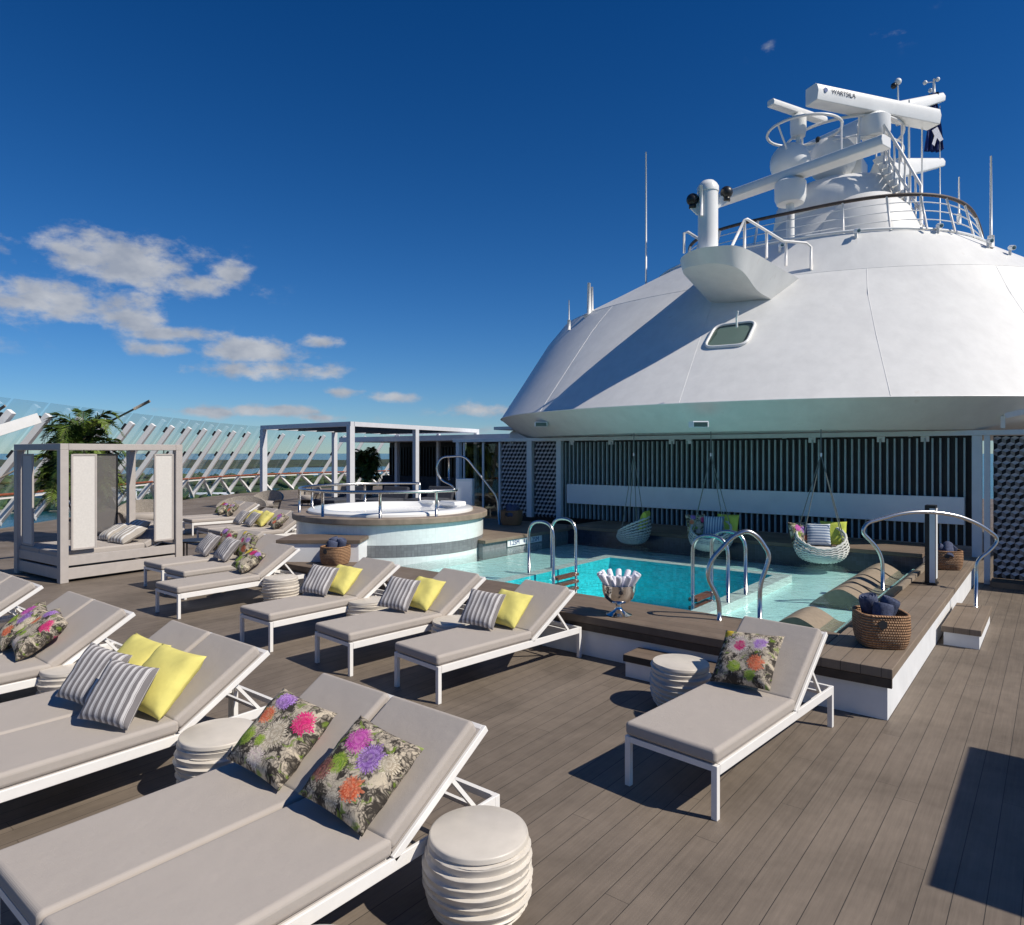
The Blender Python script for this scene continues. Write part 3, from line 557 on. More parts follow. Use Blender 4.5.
# ---- chrome ladders ----
def arch(x0, x1, y, zb0, zb1, zt):
    return fillet([(x0, y, zb0), (x0, y, zt), (x1, y, zt), (x1, y, zb1)], .5 * abs(x1 - x0) * .98, 8)
lad = thing('pool_ladder', 'left chrome pool ladder with brown treads facing the tiled bank', 'ladder', (-6.47, 8.53, .3), 0, 'chrome pool ladders')
for yy in (0, .62): MB().tube(arch(0, .47, yy, 0, -.95, .84), .024, 10).build('rail', m_chrome, lad, smooth=True)
for zz in (-.02, -.13, -.24): MB().box(.42, .54, .02, .60, zz - .02, zz + .02).build('tread', m_brown, lad)
lad2 = thing('pool_ladder', 'right chrome pool ladder standing behind the tall front handrail', 'ladder', (-3.24, 8.42, .3), 0, 'chrome pool ladders')
for yy in (0, .62): MB().tube(arch(0, -.47, yy, 0, -.95, .84), .024, 10).build('rail', m_chrome, lad2, smooth=True)
for zz in (-.02, -.13, -.24): MB().box(-.54, -.42, .02, .60, zz - .02, zz + .02).build('tread', m_brown, lad2)
# planar handrails: list of (lateral, height) in a vertical plane through two foot points
def planar(name, label, P0, px_list, dist, r, cat='handrail'):
    o = thing(name, label, cat, P0)
    pts = [Vector((l_ * math.cos(A) , l_ * math.sin(A), z)) for (l_, z) in px_list]
    MB().tube(fillet(pts, .22, 7), r, 12).build('pipe', m_chrome, o, smooth=True); return o
def pxpath(lst, d_, x0, z0):
    return [((x - x0) / 683 * d_, 2.2 - (y - 453) * d_ / 683 - z0) for (x, y) in lst]
pa = [(728.6, 624), (728.6, 600), (716, 576), (720, 560), (742, 536), (757, 530), (768, 537), (779, 554), (776, 566), (769, 585), (769, 624)]
planar('curved_handrail', 'tall omega-shaped chrome handrail at the pool edge behind the floral cushion', (-2.78, 6.98, .44), [(a_, max(b_, 0)) for a_, b_ in pxpath(pa, 7.2, 728.6, .44)], 7.2, .024)
pb = [(884, 592), (884, 553), (863, 532), (868, 523), (905, 512.5), (933, 511.5), (961, 516), (984, 526), (1001, 539), (991, 551), (978, 560), (977, 610)]
hr = pxpath(pb, 8.78, 884, .44); hr[0] = (hr[0][0], 0.0)
hr[-1] = (hr[-1][0], -.22)
planar('curved_handrail', 'wide arching chrome handrail crossing the right surround beside the slim post', (-1.755, 9.84, .44), hr, 8.78, .024)

# ================= PAVILION WALL =================
pv = thing('slatted_wall', 'dark wall of pale vertical slats behind the hanging chairs', 'wall', (-9.6, 14.05, 0))
MB().box(.0, 8.55, .05, .12, .60, 2.5).build('backing', m_dark, pv)
sl = MB(); x = .08
while x < 8.5: sl.box(x, x + .028, -.03, .05, .61, 2.46); x += .118
sl.build('slats', m_slat, pv)
MB().box(.18, 8.36, -.10, -.032, .97, 1.44).build('panel', m_board, pv, bevel=(.006, 2))
fr = thing('pavilion_frame', 'pale blue-grey beam and posts framing the slatted wall and patterned screens', 'frame', (-9.6, 13.9, 0))
MB().box(-3.6, 14, -.02, .14, 2.50, 2.585).build('beam', m_beam, fr, bevel=(.004, 2))
for (px0, px1, z0) in ((-3.5, -3.38, 0), (-1.02, -.86, .565), (-.10, .04, .565), (8.47, 8.61, PZ), (8.64, 8.72, .0)): MB().box(px0, px1, 0, .12, z0, 2.498).build('post', m_beam, fr)
for lx in (1.3, 2.85, 3.25, 5.8, 7.0, 7.7, -1.7, .2): MB().box(lx, lx + .13, .145, .25, 2.40, 2.50).build('bracket', m_board, fr)
for lx in (0.9,3.1,5.3,7.5): MB().box(lx, lx + .07, .15, 2.2, 2.49, 2.56).build('joist', m_beam, fr)
def hexscreen(label, x0, wid, z0, z1, y):
    o = thing('patterned_screen', label, 'screen', (x0, y, 0), 0, 'hexagon patterned lattice screens')
    mb = MB(); sx = .118; h = sx / math.sqrt(3); row = 0; z = z0
    # tumbling-block lattice: per hexagon two solid facets and one opening
    while z < z1 - h:
        x = (sx / 2 if row % 2 else 0)
        while x < wid - sx * .5:
            c = (x + sx / 2, z + h); T_ = (c[0], c[1] + h); B_ = (c[0], c[1] - h); ul = (c[0] - sx / 2, c[1] + h / 2); ur = (c[0] + sx / 2, c[1] + h / 2); dl = (c[0] - sx / 2, c[1] - h / 2); dr_ = (c[0] + sx / 2, c[1] - h / 2)
            mb.cm = 0; mb.add([(ul[0], 0, ul[1]), (c[0], -.03, c[1]), (ur[0], 0, ur[1]), (T_[0], 0, T_[1])], [(0, 1, 2, 3)])
            mb.cm = 1; mb.add([(ul[0], 0, ul[1]), (dl[0], 0, dl[1]), (B_[0], 0, B_[1]), (c[0], -.03, c[1])], [(0, 1, 2, 3)])
            x += sx
        z += 1.5 * h; row += 1
    mb.build('lattice', [m_hexa, m_hexb], o); MB().box(0, wid, .06, .09, z0, z1).build('backing', m_dark, o); return o
hexscreen('patterned lattice screen at the right edge of the photo beside the white post', -.84, 5.0, .10, 2.49, 13.99)
hexscreen('left patterned lattice screen behind the round hot tub', -11.55, .92, .57, 2.49, 13.99)
hexscreen('narrow patterned lattice screen between two pale posts left of the slats', -10.45, .72, .57, 2.49, 13.99)
o = thing('screen_plinth', 'low wooden plinth below the right patterned screen', 'plinth', (-.86, 13.9, 0)); MB().box(0, 5, -.25, .2, .002, .09).build('plank', m_teak, o)
gd = thing('glass_door', 'tall grey framed glass door at the left end of the pavilion', 'door', (-12.9, 13.98, 0))
MB().box(0, .06, 0, .06, 0, 2.49).build('frame', m_beam, gd); MB().box(.7, .76, 0, .06, 0, 2.49).build('frame', m_beam, gd); MB().box(1.28, 1.34, 0, .06, 0, 2.49).build('frame', m_beam, gd); MB().box(.06, 1.28, .02, .035, .05, 2.45).build('pane', m_glassd, gd)
MB().box(-.2, 3.3, 1.9, 2.0, 0, 2.49).build('back_wall', m_dark, gd)
# slim black and white post on the right surround
sp_ = thing('service_post', 'slim black post with pale lit face standing on the right surround', 'post', (-1.33, 10.70, PZ))
MB().box(-.06, .065, -.085, .085, 0.0, 1.06).build('body', m_black, sp_, bevel=(.004, 2)); MB().box(.0655, .070, -.075, .075, .08, 1.02).build('face', m_sign, sp_); MB().box(-.08, .08, -.12, .12, 0, .02).build('foot_plate', m_black, sp_); MB().box(-.005, .060, -.0885, -.0855, .03, 1.02).build('front_face', m_sign, sp_)

# ================= HOT TUB =================
ht = thing('hot_tub', 'round raised hot tub with pale mosaic wall and grey band', 'hot tub', (-10.2, 9.0, 0))
n = 96
MB().lathe([(1.60, .24), (1.60, .60)], n).build('lower_wall', m_tubt, ht, smooth=30); MB().lathe([(1.602, .602), (1.602, .788)], n).build('band', m_band, ht, smooth=30)
MB().lathe([(1.60, .79), (1.60, 1.11)], n).build('upper_wall', m_tubt, ht, smooth=30)
MB().lathe([(1.40, 1.10), (1.66, 1.10), (1.672, 1.112), (1.672, 1.188), (1.66, 1.20), (1.40, 1.20), (1.40, 1.10)], n).build('rim', m_teakp, ht, smooth=30)
MB().lathe([(1.42, 1.18), (1.42, 1.235), (1.39, 1.26), (1.20, 1.27), (1.14, 1.25), (1.08, 1.10), (1.02, .85), (.01, .8)], n).build('shell', m_tub, ht, smooth=50)
MB().lathe([(1.12, 1.165), (.01, 1.165)], n).build('water', m_water, ht)
hd = MB(); hd.bar((.15, 1.18, 1.27), (.62, 1.10, 1.27), .28, .09); hd.build('headrest', m_tub, ht, bevel=(.03, 3))
hd = MB(); hd.bar((-.45, 1.16, 1.27), (-.1, 1.2, 1.27), .2, .05); hd.build('headrest', m_tub, ht, bevel=(.02, 3))
def arcpts(r, a0, a1, z, n=24): return [(r * math.cos(R(a0 + (a1 - a0) * k / n)), r * math.sin(R(a0 + (a1 - a0) * k / n)), z) for k in range(n + 1)]
rail = arcpts(1.55, 118, 360, 1.60, 60); e0 = rail[0]; e1 = rail[-1]
MB().tube([(e0[0], e0[1], 1.2), (e0[0], e0[1], 1.54)] + rail + [(e1[0], e1[1], 1.62)], .026, 8).build('guard_rail', m_chrome, ht, smooth=True)
for an in (118 + 40, 205, 238, 275, 312, 345): MB().tube([(1.55 * math.cos(R(an)), 1.55 * math.sin(R(an)), 1.2), (1.55 * math.cos(R(an)), 1.55 * math.sin(R(an)), 1.60)], .024, 8).build('rail_post', m_chrome, ht, smooth=True)
TS = 1.117
for ch in ht.children:
    ch.scale = (TS, TS, TS); ch.location = (0, 0, 2.2 - 2.2 * TS)
cp = thing('control_cabinet', 'pale grey control cabinet standing behind the hot tub', 'cabinet', (-10.5, 11.45, 0), R(30)); MB().box(-.19, .19, -.12, .12, 0, 1.62).build('body', m_beam, cp, bevel=(.006, 2)); MB().box(-.16, .16, -.124, -.1205, .9, 1.56).build('door_panel', m_board, cp)
# stair handrail from behind the tub down to the bank
sh = thing('stair_handrail', 'bent chrome stair handrail descending behind the hot tub to the bank', 'handrail', (-9.5, 11.3, 0))
def plan(lst, d_):   # points in the vertical plane facing along the ship diagonal
    o_ = []
    for (x, y) in lst:
        l_ = (x - 512) / 683 * d_; X = l_ * math.cos(A) - d_ * math.sin(A); Y = l_ * math.sin(A) + d_ * math.cos(A); o_.append((X + 9.5, Y - 11.3, 2.2 - (y - 453) * d_ / 683))
    return o_
MB().tube(fillet(plan([(457, 500), (455, 487), (440, 480), (436, 468), (441, 457), (465, 456), (497, 497), (500, 527)], 15.6), .16, 6), .026, 8).build('pipe', m_chrome, sh, smooth=True)
MB().tube(plan([(449, 457), (449, 480)], 15.6), .022, 8).build('upright', m_chrome, sh, smooth=True)
# block beside the tub
tb = thing('tub_step', 'white step block with wooden top leading up to the hot tub', 'step', (-8.80, 7.06, 0), R(38))
MB().box(-1.3, .0, .0, .75, PZ + .003, .74).build('riser', m_wall, tb); MB().box(-1.33, .03, -.03, .76, .742, .80).build('tread', m_teak, tb, bevel=(.006, 2))
MB().box(-1.25, -.1, .1, .7, .0, .43).build('base', m_wall, tb)

# ================= REAR PERGOLA AND BAR =================
pg = thing('pergola', 'grey-white metal pergola frame behind the hot tub', 'pergola', (-19.0, 14.9, 0))
Z = 3.12
for (x, y, s_) in ((0, 0, .2), (-5.4, 0, .2), (-.68, 3.7, .18), (-1.58, 8.3, .18), (-6.1, 3.9, .18), (-6.9, 8.3, .18), (-4.1, 8.4, .14)): MB().box(x - s_ / 2, x + s_ / 2, y - s_ / 2, y + s_ / 2, 0, Z).build('post', m_pergola, pg)
for p_, q_ in (((.1, 0, Z + .08), (-5.5, 0, Z + .08)), ((0, .1, Z + .08), (-1.6, 8.4, Z + .08)), ((-5.4, .1, Z + .08), (-6.95, 8.4, Z + .08)), ((-1.7, 8.3, Z + .08), (-6.8, 8.3, Z + .08))): MB().bar(p_, q_, .16, .16).build('beam', m_pergola, pg)
for k in range(7): MB().bar((-.22 - .2 * k, .7 + 1.05 * k, Z + .02), (-5.5 - .2 * k, .7 + 1.05 * k, Z + .02), .05, .07).build('rafter', m_dark, pg)
br = thing('deck_bar', 'dark slatted bar pavilion with pale flat roof behind the pergola', 'building', (-27.9, 24.6, 0))
MB().box(-.5, 13.5, .3, 4, 0, 2.75).build('wall', m_dark, br)
sl = MB(); x = -.45
while x < 13.4: sl.box(x, x + .06, .22, .298, .9, 2.5); x += .22
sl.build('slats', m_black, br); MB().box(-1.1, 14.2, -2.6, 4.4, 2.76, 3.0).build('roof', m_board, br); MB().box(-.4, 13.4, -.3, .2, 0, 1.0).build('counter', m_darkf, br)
va = thing('side_structure', 'low white curved housing beside the funnel above the glass door', 'housing', (-14.6, 17.5, 0)); MB().box(.4, 3.4, 0, 4, 0, 2.95).build('body', m_paint, va, bevel=(.2, 4)); MB().box(.1, 3.6, -.3, 4.2, 2.96, 3.06).build('roof_plate', m_paint, va)
mh = thing('signal_lamp_mast', 'tiny white lamp mast on the roof left of the funnel', 'mast', (-14.2, 18.0, 3.06)); MB().tube([(0, 0, 0), (0, 0, .55)], .03, 8).build('pole', m_white, mh, smooth=True); MB().bar((-.3, 0, .55), (.3, 0, .55), .04).build('crossbar', m_white, mh); MB().sphere((-.2, 0, .68), .09, 10).build('lamp', m_paint2, mh, smooth=True); MB().sphere((.18, 0, .68), .09, 10).build('lamp', m_paint2, mh, smooth=True)
# ================= SUN LOUNGERS =================
def make_lounger():
    t = thing('sun_lounger', 'x', 'sun lounger', (0, 0, 0), 0, 'white framed sun loungers with taupe cushions')
    W2 = .33; Lh = 1.97; HY = 1.20; fr = MB()
    for sx in (-1, 1):
        MB().box(sx * W2 - (.02 if sx > 0 else -.0) - (.0 if sx > 0 else .0), sx * W2 + (.02 if sx < 0 else 0), .04, Lh - .04, .265, .33).build('side_rail', m_white, t, bevel=(.004, 2))
        for y in (0, Lh - .04): MB().box(min(sx * W2, sx * (W2 - .04)), max(sx * W2, sx * (W2 - .04)), y, y + .039, 0, .328).build('leg', m_white, t, bevel=(.004, 2))
    for bx in ((-W2 + .041, W2 - .041, .003, .033, .29, .327), (-W2 + .041, W2 - .041, Lh - .033, Lh - .003, .29, .327), (-W2 + .021, W2 - .021, HY - .02, HY + .02, .275, .315)): MB().box(*bx).build('crossbar', m_white, t)
    MB().box(-W2 + .022, W2 - .022, .04, HY - .03, .322, .334).build('sling', m_greyf, t)
    MB().box(-W2 + .004, W2 - .004, -.008, HY + .005, .335, .425).build('seat_cushion', m_cush, t, bevel=(.028, 4))
    # reclining back
    bk = bpy.data.objects.new('backrest', None); COL.objects.link(bk); bk.parent = t; bk.location = (0, HY, .33); bk.rotation_euler = (R(31.5), 0, 0); bk.empty_display_size = .1
    g = MB(); BL = .77
    for sx in (-1, 1): g.box(min(sx * W2, sx * (W2 - .022)), max(sx * W2, sx * (W2 - .022)), .0, BL, -.03, .01)
    g.box(-W2 + .023, W2 - .023, BL - .03, BL, -.028, .008); g.box(-W2 + .023, W2 - .023, .4, .43, -.028, .0)
    g.build('backrest_frame', m_white, bk, bevel=(.004, 2)); MB().box(-W2 + .024, W2 - .024, .02, BL - .032, .001, .011).build('backrest_sling', m_greyf, bk)
    MB().box(-W2 + .012, W2 - .012, .015, BL - .045, .013, .103).build('back_cushion', m_cush, bk, bevel=(.028, 4))
    s = MB()
    for sx in (-1, 1): s.bar((sx * (W2 - .06), HY + .40, .33 + .235), (sx * (W2 - .06), HY + .62, .30), .022, .022); s.bar((sx * (W2 - .035), HY + .62, .30), (sx * (W2 - .035), HY + .40, .30), .02, .02)
    s.bar((-W2 + .06, HY + .62, .30), (W2 - .06, HY + .62, .30), .022, .022)
    s.build('support_strut', m_white, t); return t
LG = None
def lounger(frx, fry, ang, label, tilt=31.5, wid=.62):
    """frx, fry = outer corner of the front right leg; ang = clockwise turn in degrees"""
    global LG
    a_ = -R(ang); c = Vector((frx, fry, 0)) + Matrix.Rotation(a_, 3, 'Z') @ Vector((-.33, 0, 0))
    if LG is None: LG = make_lounger(); LG.location = c; LG.rotation_euler = (0, 0, a_); LG['label'] = label; o = LG
    else: o = dup(LG, c, a_, label)
    for ch in o.children:
        if ch.name.startswith('backrest'): ch.rotation_euler = (R(tilt), 0, 0)
    o['_t'] = tilt
    return o
LR = lounger(-1.585, 3.945, 5.3, 'single lounger on the right with one floral cushion', 36)
L2 = lounger(-4.225, 4.26, 6.5, 'nearest lounger of the middle row, with its foot right of the others', 31.5)
L3 = lounger(-5.43, 4.25, 5.0, 'second lounger from the right in the middle row, between two cream stools', 31.5)
L4 = lounger(-6.78, 4.22, 1.5, 'third lounger from the right in the middle row, in front of the white step basket', 31.5)
L5 = lounger(-9.08, 4.30, 0, 'lounger with one green-cream floral cushion beside the widest stool gap', 31.5)
L6 = lounger(-10.21, 4.93, 0, 'right lounger of the pushed-together pair in front of the cabana', 31.5)
L7 = lounger(-11.13, 5.02, 0, 'left lounger of the pushed-together pair in front of the cabana', 31.5)
N1 = lounger(-2.39, .92, 0, 'lounger nearest the camera with its foot at the bottom left edge', 31.5)
N2 = lounger(-3.06, .92, 0, 'second nearest lounger, touching the nearest one on its left', 31.5)
N3 = lounger(-4.56, .97, 0, 'right lounger of the second pair on the left, carrying the yellow and striped cushions', 31.5)
N4 = lounger(-5.23, .97, 0, 'left lounger of the second pair on the left, half hidden by striped cushions', 31.5)
N5 = lounger(-6.62, .88, 0, 'right lounger of the third pair at the left edge', 31.5)
N6 = lounger(-7.29, .88, 0, 'left lounger of the third pair at the left edge', 31.5)
N7 = lounger(-8.75, .80, 0, 'lounger farthest left, only its backrest in the photo below the cabana', 31.5)
N8 = lounger(-9.42, .80, 0, 'backrest at the very left edge beside the farthest left lounger', 31.5)
F1 = lounger(-18.0, 8.9, 6, 'far lounger behind the cabana post with two floral cushions', 31.5)
F2 = lounger(-18.75, 9.0, 6, 'far lounger partly hidden by the right mesh panel of the cabana', 31.5)
F3 = lounger(-14.1, 7.9, 4, 'rear lounger with the dark floral cushion next to the hot tub', 31.5)
F4 = lounger(-14.85, 8.0, 4, 'rear lounger with striped and yellow cushions left of the hot tub', 31.5)
F5 = lounger(-15.6, 8.1, 4, 'rear lounger with a yellow cushion in the middle of the far row', 31.5)
for o in bpy.data.objects:
    if '_t' in o: pass

# ================= CUSHIONS =================
def cushion_mesh(sz, th, seed, n=18):
    r_ = random.Random(seed); ph = [r_.uniform(0, 6) for _ in range(4)]
    v, f, uv = [], [], []
    for side in (1, -1):
        for j in range(n + 1):
            for i in range(n + 1):
                u = -1 + 2 * i / n; w_ = -1 + 2 * j / n
                sx = u * (1 - .055 * (1 - w_ * w_) * abs(u) ** 2) ; sz_ = w_ * (1 - .055 * (1 - u * u) * abs(w_) ** 2)
                e = max(0, (1 - u ** 4) * (1 - w_ ** 4)) ** .55
                wr = 1 + .06 * math.sin(5 * u + ph[0]) * math.sin(4 * w_ + ph[1]) + .05 * math.sin(9 * u * w_ + ph[2]) + .05 * math.sin(14 * math.atan2(w_, u) + ph[3]) * min(1, (u * u + w_ * w_))
                v.append((sx * sz / 2, -side * (th * e * wr * .5 + .002), sz_ * sz / 2)); uv.append(((u + 1) / 2, (w_ + 1) / 2))
    m_ = (n + 1) ** 2
    for j in range(n):
        for i in range(n):
            a_ = j * (n + 1) + i; q = (a_, a_ + 1, a_ + n + 2, a_ + n + 1); f.append(q); f.append(tuple(m_ + k for k in reversed(q)))
    def edge(a_, b_): f.append((a_, m_ + a_, m_ + b_, b_))
    for i in range(n): edge(i, i + 1); edge(n * (n + 1) + i + 1, n * (n + 1) + i)
    for j in range(n): edge((j + 1) * (n + 1), j * (n + 1)); edge(j * (n + 1) + n, (j + 1) * (n + 1) + n)
    me = bpy.data.meshes.new('cushion'); me.from_pydata(v, [], f); ul = me.uv_layers.new(name='UVMap')
    for lp in me.loops: ul.data[lp.index].uv = uv[lp.vertex_index]
    me.polygons.foreach_set('use_smooth', [True] * len(me.polygons)); return me
CN = [0]
def cushion(lg, x, y, mat_, label, z=None, tilt=47, roll=0, yaw=0, size=.46, th=.15, group=None, world=None, flat=False):
    """x,y in the lounger's own frame (y = the cushion's foot); leans on the backrest"""
    CN[0] += 1; me = cushion_mesh(size, th, CN[0] * 13 + 1); me.materials.append(mat_)
    o = bpy.data.objects.new('cushion', me); COL.objects.link(o)
    h = size / 2 * (abs(math.cos(R(roll))) + abs(math.sin(R(roll)))) * .96
    z0 = .43 if z is None else z
    loc = Vector((x, y + math.sin(R(tilt)) * h, z0 + math.cos(R(tilt)) * h + .02))
    Rm = Matrix.Rotation(-R(tilt), 4, 'X'); M = Matrix.Translation(loc) @ Matrix.Rotation(R(yaw), 4, 'Z') @ Rm @ Matrix.Rotation(R(roll), 4, 'Y')
    if lg is not None: M = Matrix.Translation(lg.location) @ Matrix.Rotation(lg.rotation_euler.z, 4, 'Z') @ M
    elif world: M = Matrix.Translation(world) @ M
    o.matrix_world = M; tag(o, label, 'cushion', group); return o
GS = 'striped scatter cushions on the loungers'; GY = 'yellow scatter cushions on the loungers'; GF = 'floral scatter cushions on the loungers'
cushion(N1, .01, 1.06, m_fl1, 'floral cushion with purple and magenta blooms on the nearest lounger', tilt=52, roll=12, yaw=12, size=.47, group=GF)
cushion(N2, .0, 1.06, m_fl2, 'floral cushion with a hot pink bloom on the second nearest lounger', tilt=50, roll=10, yaw=12, size=.47, group=GF)
cushion(LR, -.06, 1.06, m_fl3, 'floral cushion with pink and lime blooms on the single right lounger', tilt=46, roll=-6, yaw=-3, size=.47, group=GF)
cushion(N3, .02, 1.04, m_yellow, 'large yellow cushion on the second left pair, nearer of two', tilt=46, roll=5, yaw=14, size=.48, group=GY)
cushion(N4, .17, 1.06, m_yellow, 'yellow cushion standing behind the striped one on the second left pair', tilt=46, roll=6, yaw=12, size=.46, group=GY)
cushion(N3, .07, .80, m_stripe, 'grey striped cushion leaning on the large yellow cushion, nearest the camera', tilt=36, roll=6, yaw=26, size=.405, th=.12, group=GS)
cushion(N4, .26, .82, m_stripe, 'grey striped cushion at the left, tilted against the rear yellow cushion', tilt=36, roll=10, yaw=24, size=.405, th=.12, group=GS)
cushion(N5, -.10, 1.02, m_fl2, 'right floral cushion of the two on the third left pair, with a pink bloom', tilt=54, roll=12, size=.46, group=GF)
cushion(N6, .16, 1.02, m_fl1, 'left floral cushion of the two on the third left pair, with a purple bloom', tilt=54, roll=14, size=.46, group=GF)
for lg, nm in ((L2, 'the nearest lounger of the middle row'), (L3, 'the second lounger of the middle row'), (L4, 'the third lounger of the middle row')):
    cushion(lg, -.03, 1.04, m_yellow, 'yellow cushion on ' + nm, tilt=48, roll=5, yaw=12, size=.42, group=GY)
    cushion(lg, -.15, .82, m_stripe, 'grey striped cushion on ' + nm, tilt=40, roll=6, yaw=24, size=.40, th=.12, group=GS)
cushion(L5, -.04, 1.02, m_fl4, 'green and cream floral cushion alone on the lounger beside the cream stool', tilt=54, roll=14, size=.44, group=GF)
cushion(L6, .0, 1.08, m_fl3, 'floral cushion with coral blooms, right one on the pair by the cabana', tilt=26, roll=8, size=.44, group=GF)
cushion(L6, -.16, .80, m_stripe, 'grey striped cushion in front of the right floral one on the pair by the cabana', tilt=40, roll=6, size=.42, group=GS)
cushion(L7, .12, 1.08, m_fl2, 'floral cushion with red bloom, left one on the pair by the cabana', tilt=26, roll=8, size=.44, group=GF)
cushion(L7, -.04, .80, m_stripe, 'grey striped cushion leftmost on the pair by the cabana', tilt=40, roll=6, size=.42, group=GS)
cushion(F1, .02, 1.0, m_fl3, 'dark floral cushion right of two on the far lounger behind the cabana', tilt=46, roll=10, size=.44, group=GF)
cushion(F2, .16, 1.0, m_fl4, 'yellow-bloomed floral cushion left of two on the far lounger', tilt=46, roll=6, size=.44, group=GF)
cushion(F3, .05, 1.0, m_fl1, 'dark floral cushion on the rear lounger touching the hot tub', tilt=52, roll=14, size=.44, group=GF)
cushion(F4, .08, 1.0, m_yellow, 'yellow cushion nearest the hot tub on the rear row', tilt=46, roll=8, size=.44, group=GY)
cushion(F4, -.10, .82, m_stripe, 'grey striped cushion before the yellow one nearest the hot tub', tilt=42, roll=6, size=.40, th=.12, group=GS)
cushion(F5, .16, 1.02, m_yellow, 'yellow cushion farthest left on the rear row', tilt=46, roll=4, size=.44, group=GY)
cushion(F5, -.04, .84, m_stripe, 'grey striped cushion farthest left on the rear row', tilt=42, roll=4, size=.40, th=.12, group=GS)

# ================= CERAMIC STOOLS =================
def stool_mesh(seed):
    r_ = random.Random(seed); n = 64; H_ = .39; mb = MB(); nz = 108; rings = 9; ph = [r_.uniform(0, 6.28) for _ in range(rings + 3)]; am = [r_.uniform(.003, .011) for _ in range(rings + 3)]
    v = []
    for j in range(nz + 1):
        z = H_ * j / nz; 
        for k in range(n):
            th = 2 * math.pi * k / n; tz = z / H_
            env = .195 + .052 * math.sin(math.pi * min(1, max(0, tz)) ** .8) + .048 * tz
            q = tz * rings + .30 * math.sin(th + ph[int(min(rings - 1, tz * rings))] * .15 + 1.0) + .18 * math.sin(2 * th + seed)
            if tz > .93: q = tz * rings
            ri = int(max(0, min(rings + 1, math.floor(q)))); fq = q - math.floor(q)
            lip = .020 * (fq ** 1.3) if fq < .88 else .020 * (.88 ** 1.3) * (1 - (fq - .88) / .12)
            if tz > .93: lip = .012
            off = am[ri]; rr = env - .012 + lip + off * math.cos(th - ph[ri]) * .8
            if tz > .985: rr -= .006 * ((tz - .985) / .015) ** 2
            if tz < .03: rr -= .01 * (1 - tz / .03)
            v.append((rr * math.cos(th), rr * math.sin(th), z))
    f = [(j * n + k, j * n + (k + 1) % n, (j + 1) * n + (k + 1) % n, (j + 1) * n + k) for j in range(nz) for k in range(n)]
    v2 = [(0, 0, H_ + .0)]; base = nz * n
    f.append(tuple(base + k for k in range(n))); f.append(tuple(n - 1 - k for k in range(n)))
    mb.add(v, f); return mb
SM = {}
def stool(x, y, seed, label):
    o = stool_mesh(seed).build('ribbed_stool', m_ceram, None, smooth=48); o.scale = (.97, .97, 1); o.location = (x, y, 0); o.rotation_euler = (0, 0, seed * 1.3); tag(o, label, 'side table', 'cream ceramic ribbed stool tables'); return o
stool(-2.17, 2.46, 1, 'largest cream ribbed stool in the foreground, behind the nearest lounger')
stool(-2.06, 1.42, 2, 'cream stool cut off by the bottom edge of the photo')
stool(-4.265, 2.285, 3, 'cream ribbed stool half hidden between the nearest pair and the yellow cushions')
stool(-6.55, 2.22, 4, 'cream ribbed stool at the left between the second and third pairs')
stool(-2.56, 5.55, 5, 'cream ribbed stool beside the single right lounger and the low step')
stool(-5.11, 5.41, 6, 'cream ribbed stool in the middle row, nearest the pool')
stool(-6.65, 5.48, 7, 'cream ribbed stool in the middle row between second and third loungers')
stool(-8.88, 5.70, 8, 'tall looking cream ribbed stool beside the green floral cushion')
# small black table behind the pair
bt_ = thing('round_table', 'small round black metal table behind the floral and striped cushions', 'table', (-13.45, 6.7, 0)); MB().lathe([(.30, .44), (.305, .455), (.30, .47), (.001, .47)], 32).build('top', m_black, bt_, smooth=30)
for k in range(4): MB().tube([(.24 * math.cos(k * 1.571 + .5), .24 * math.sin(k * 1.571 + .5), 0), (.24 * math.cos(k * 1.571 + .5), .24 * math.sin(k * 1.571 + .5), .44)], .016, 6).build('leg', m_black, bt_)

# ================= DAYBED CABANA =================
cb = thing('daybed_cabana', 'greige framed daybed cabana with pale mesh side panels', 'cabana', (-13.15, 4.29, 0), R(4)); CW = 2.0; CX = 1.78; CH = 2.36
for (x, y) in ((0, 0), (-CX, 0), (0, CW), (-CX, CW)): MB().box(x - .065, x + .065, y - .065, y + .065, 0, CH - .11).build('post', m_greyf, cb, bevel=(.006, 2))
for a_ in ((-CX - .065, .065, -.065, .065), (-CX - .065, .065, CW - .065, CW + .065)): MB().box(a_[0], a_[1], a_[2], a_[3], CH - .108, CH).build('top_beam', m_greyf, cb, bevel=(.006, 2))
for x in (0, -CX): MB().box(x - .065, x + .065, .067, CW - .067, CH - .108, CH).build('top_beam', m_greyf, cb, bevel=(.006, 2))
for zz in ((.05, .24), (.28, .44)):
    MB().box(-.03, .03, .067, CW - .067, *zz).build('side_board', m_greyf, cb, bevel=(.005, 2)); MB().box(-CX - .03, -CX + .03, .067, CW - .067, *zz).build('side_board', m_greyf, cb, bevel=(.005, 2))
    MB().box(-CX + .067, -.067, -.03, .03, *zz).build('end_board', m_greyf, cb, bevel=(.005, 2)); MB().box(-CX + .067, -.067, CW - .03, CW + .03, *zz).build('end_board', m_greyf, cb, bevel=(.005, 2))
MB().box(-CX + .035, -.035, .035, CW - .035, .30, .40).build('bed_base', m_dark, cb)
for xx in ((-CX + .07, -CX / 2 - .005), (-CX / 2 + .005, -.07)): MB().box(xx[0], xx[1], -.02, 1.42, .405, .53).build('mattress', m_cush, cb, bevel=(.035, 4))
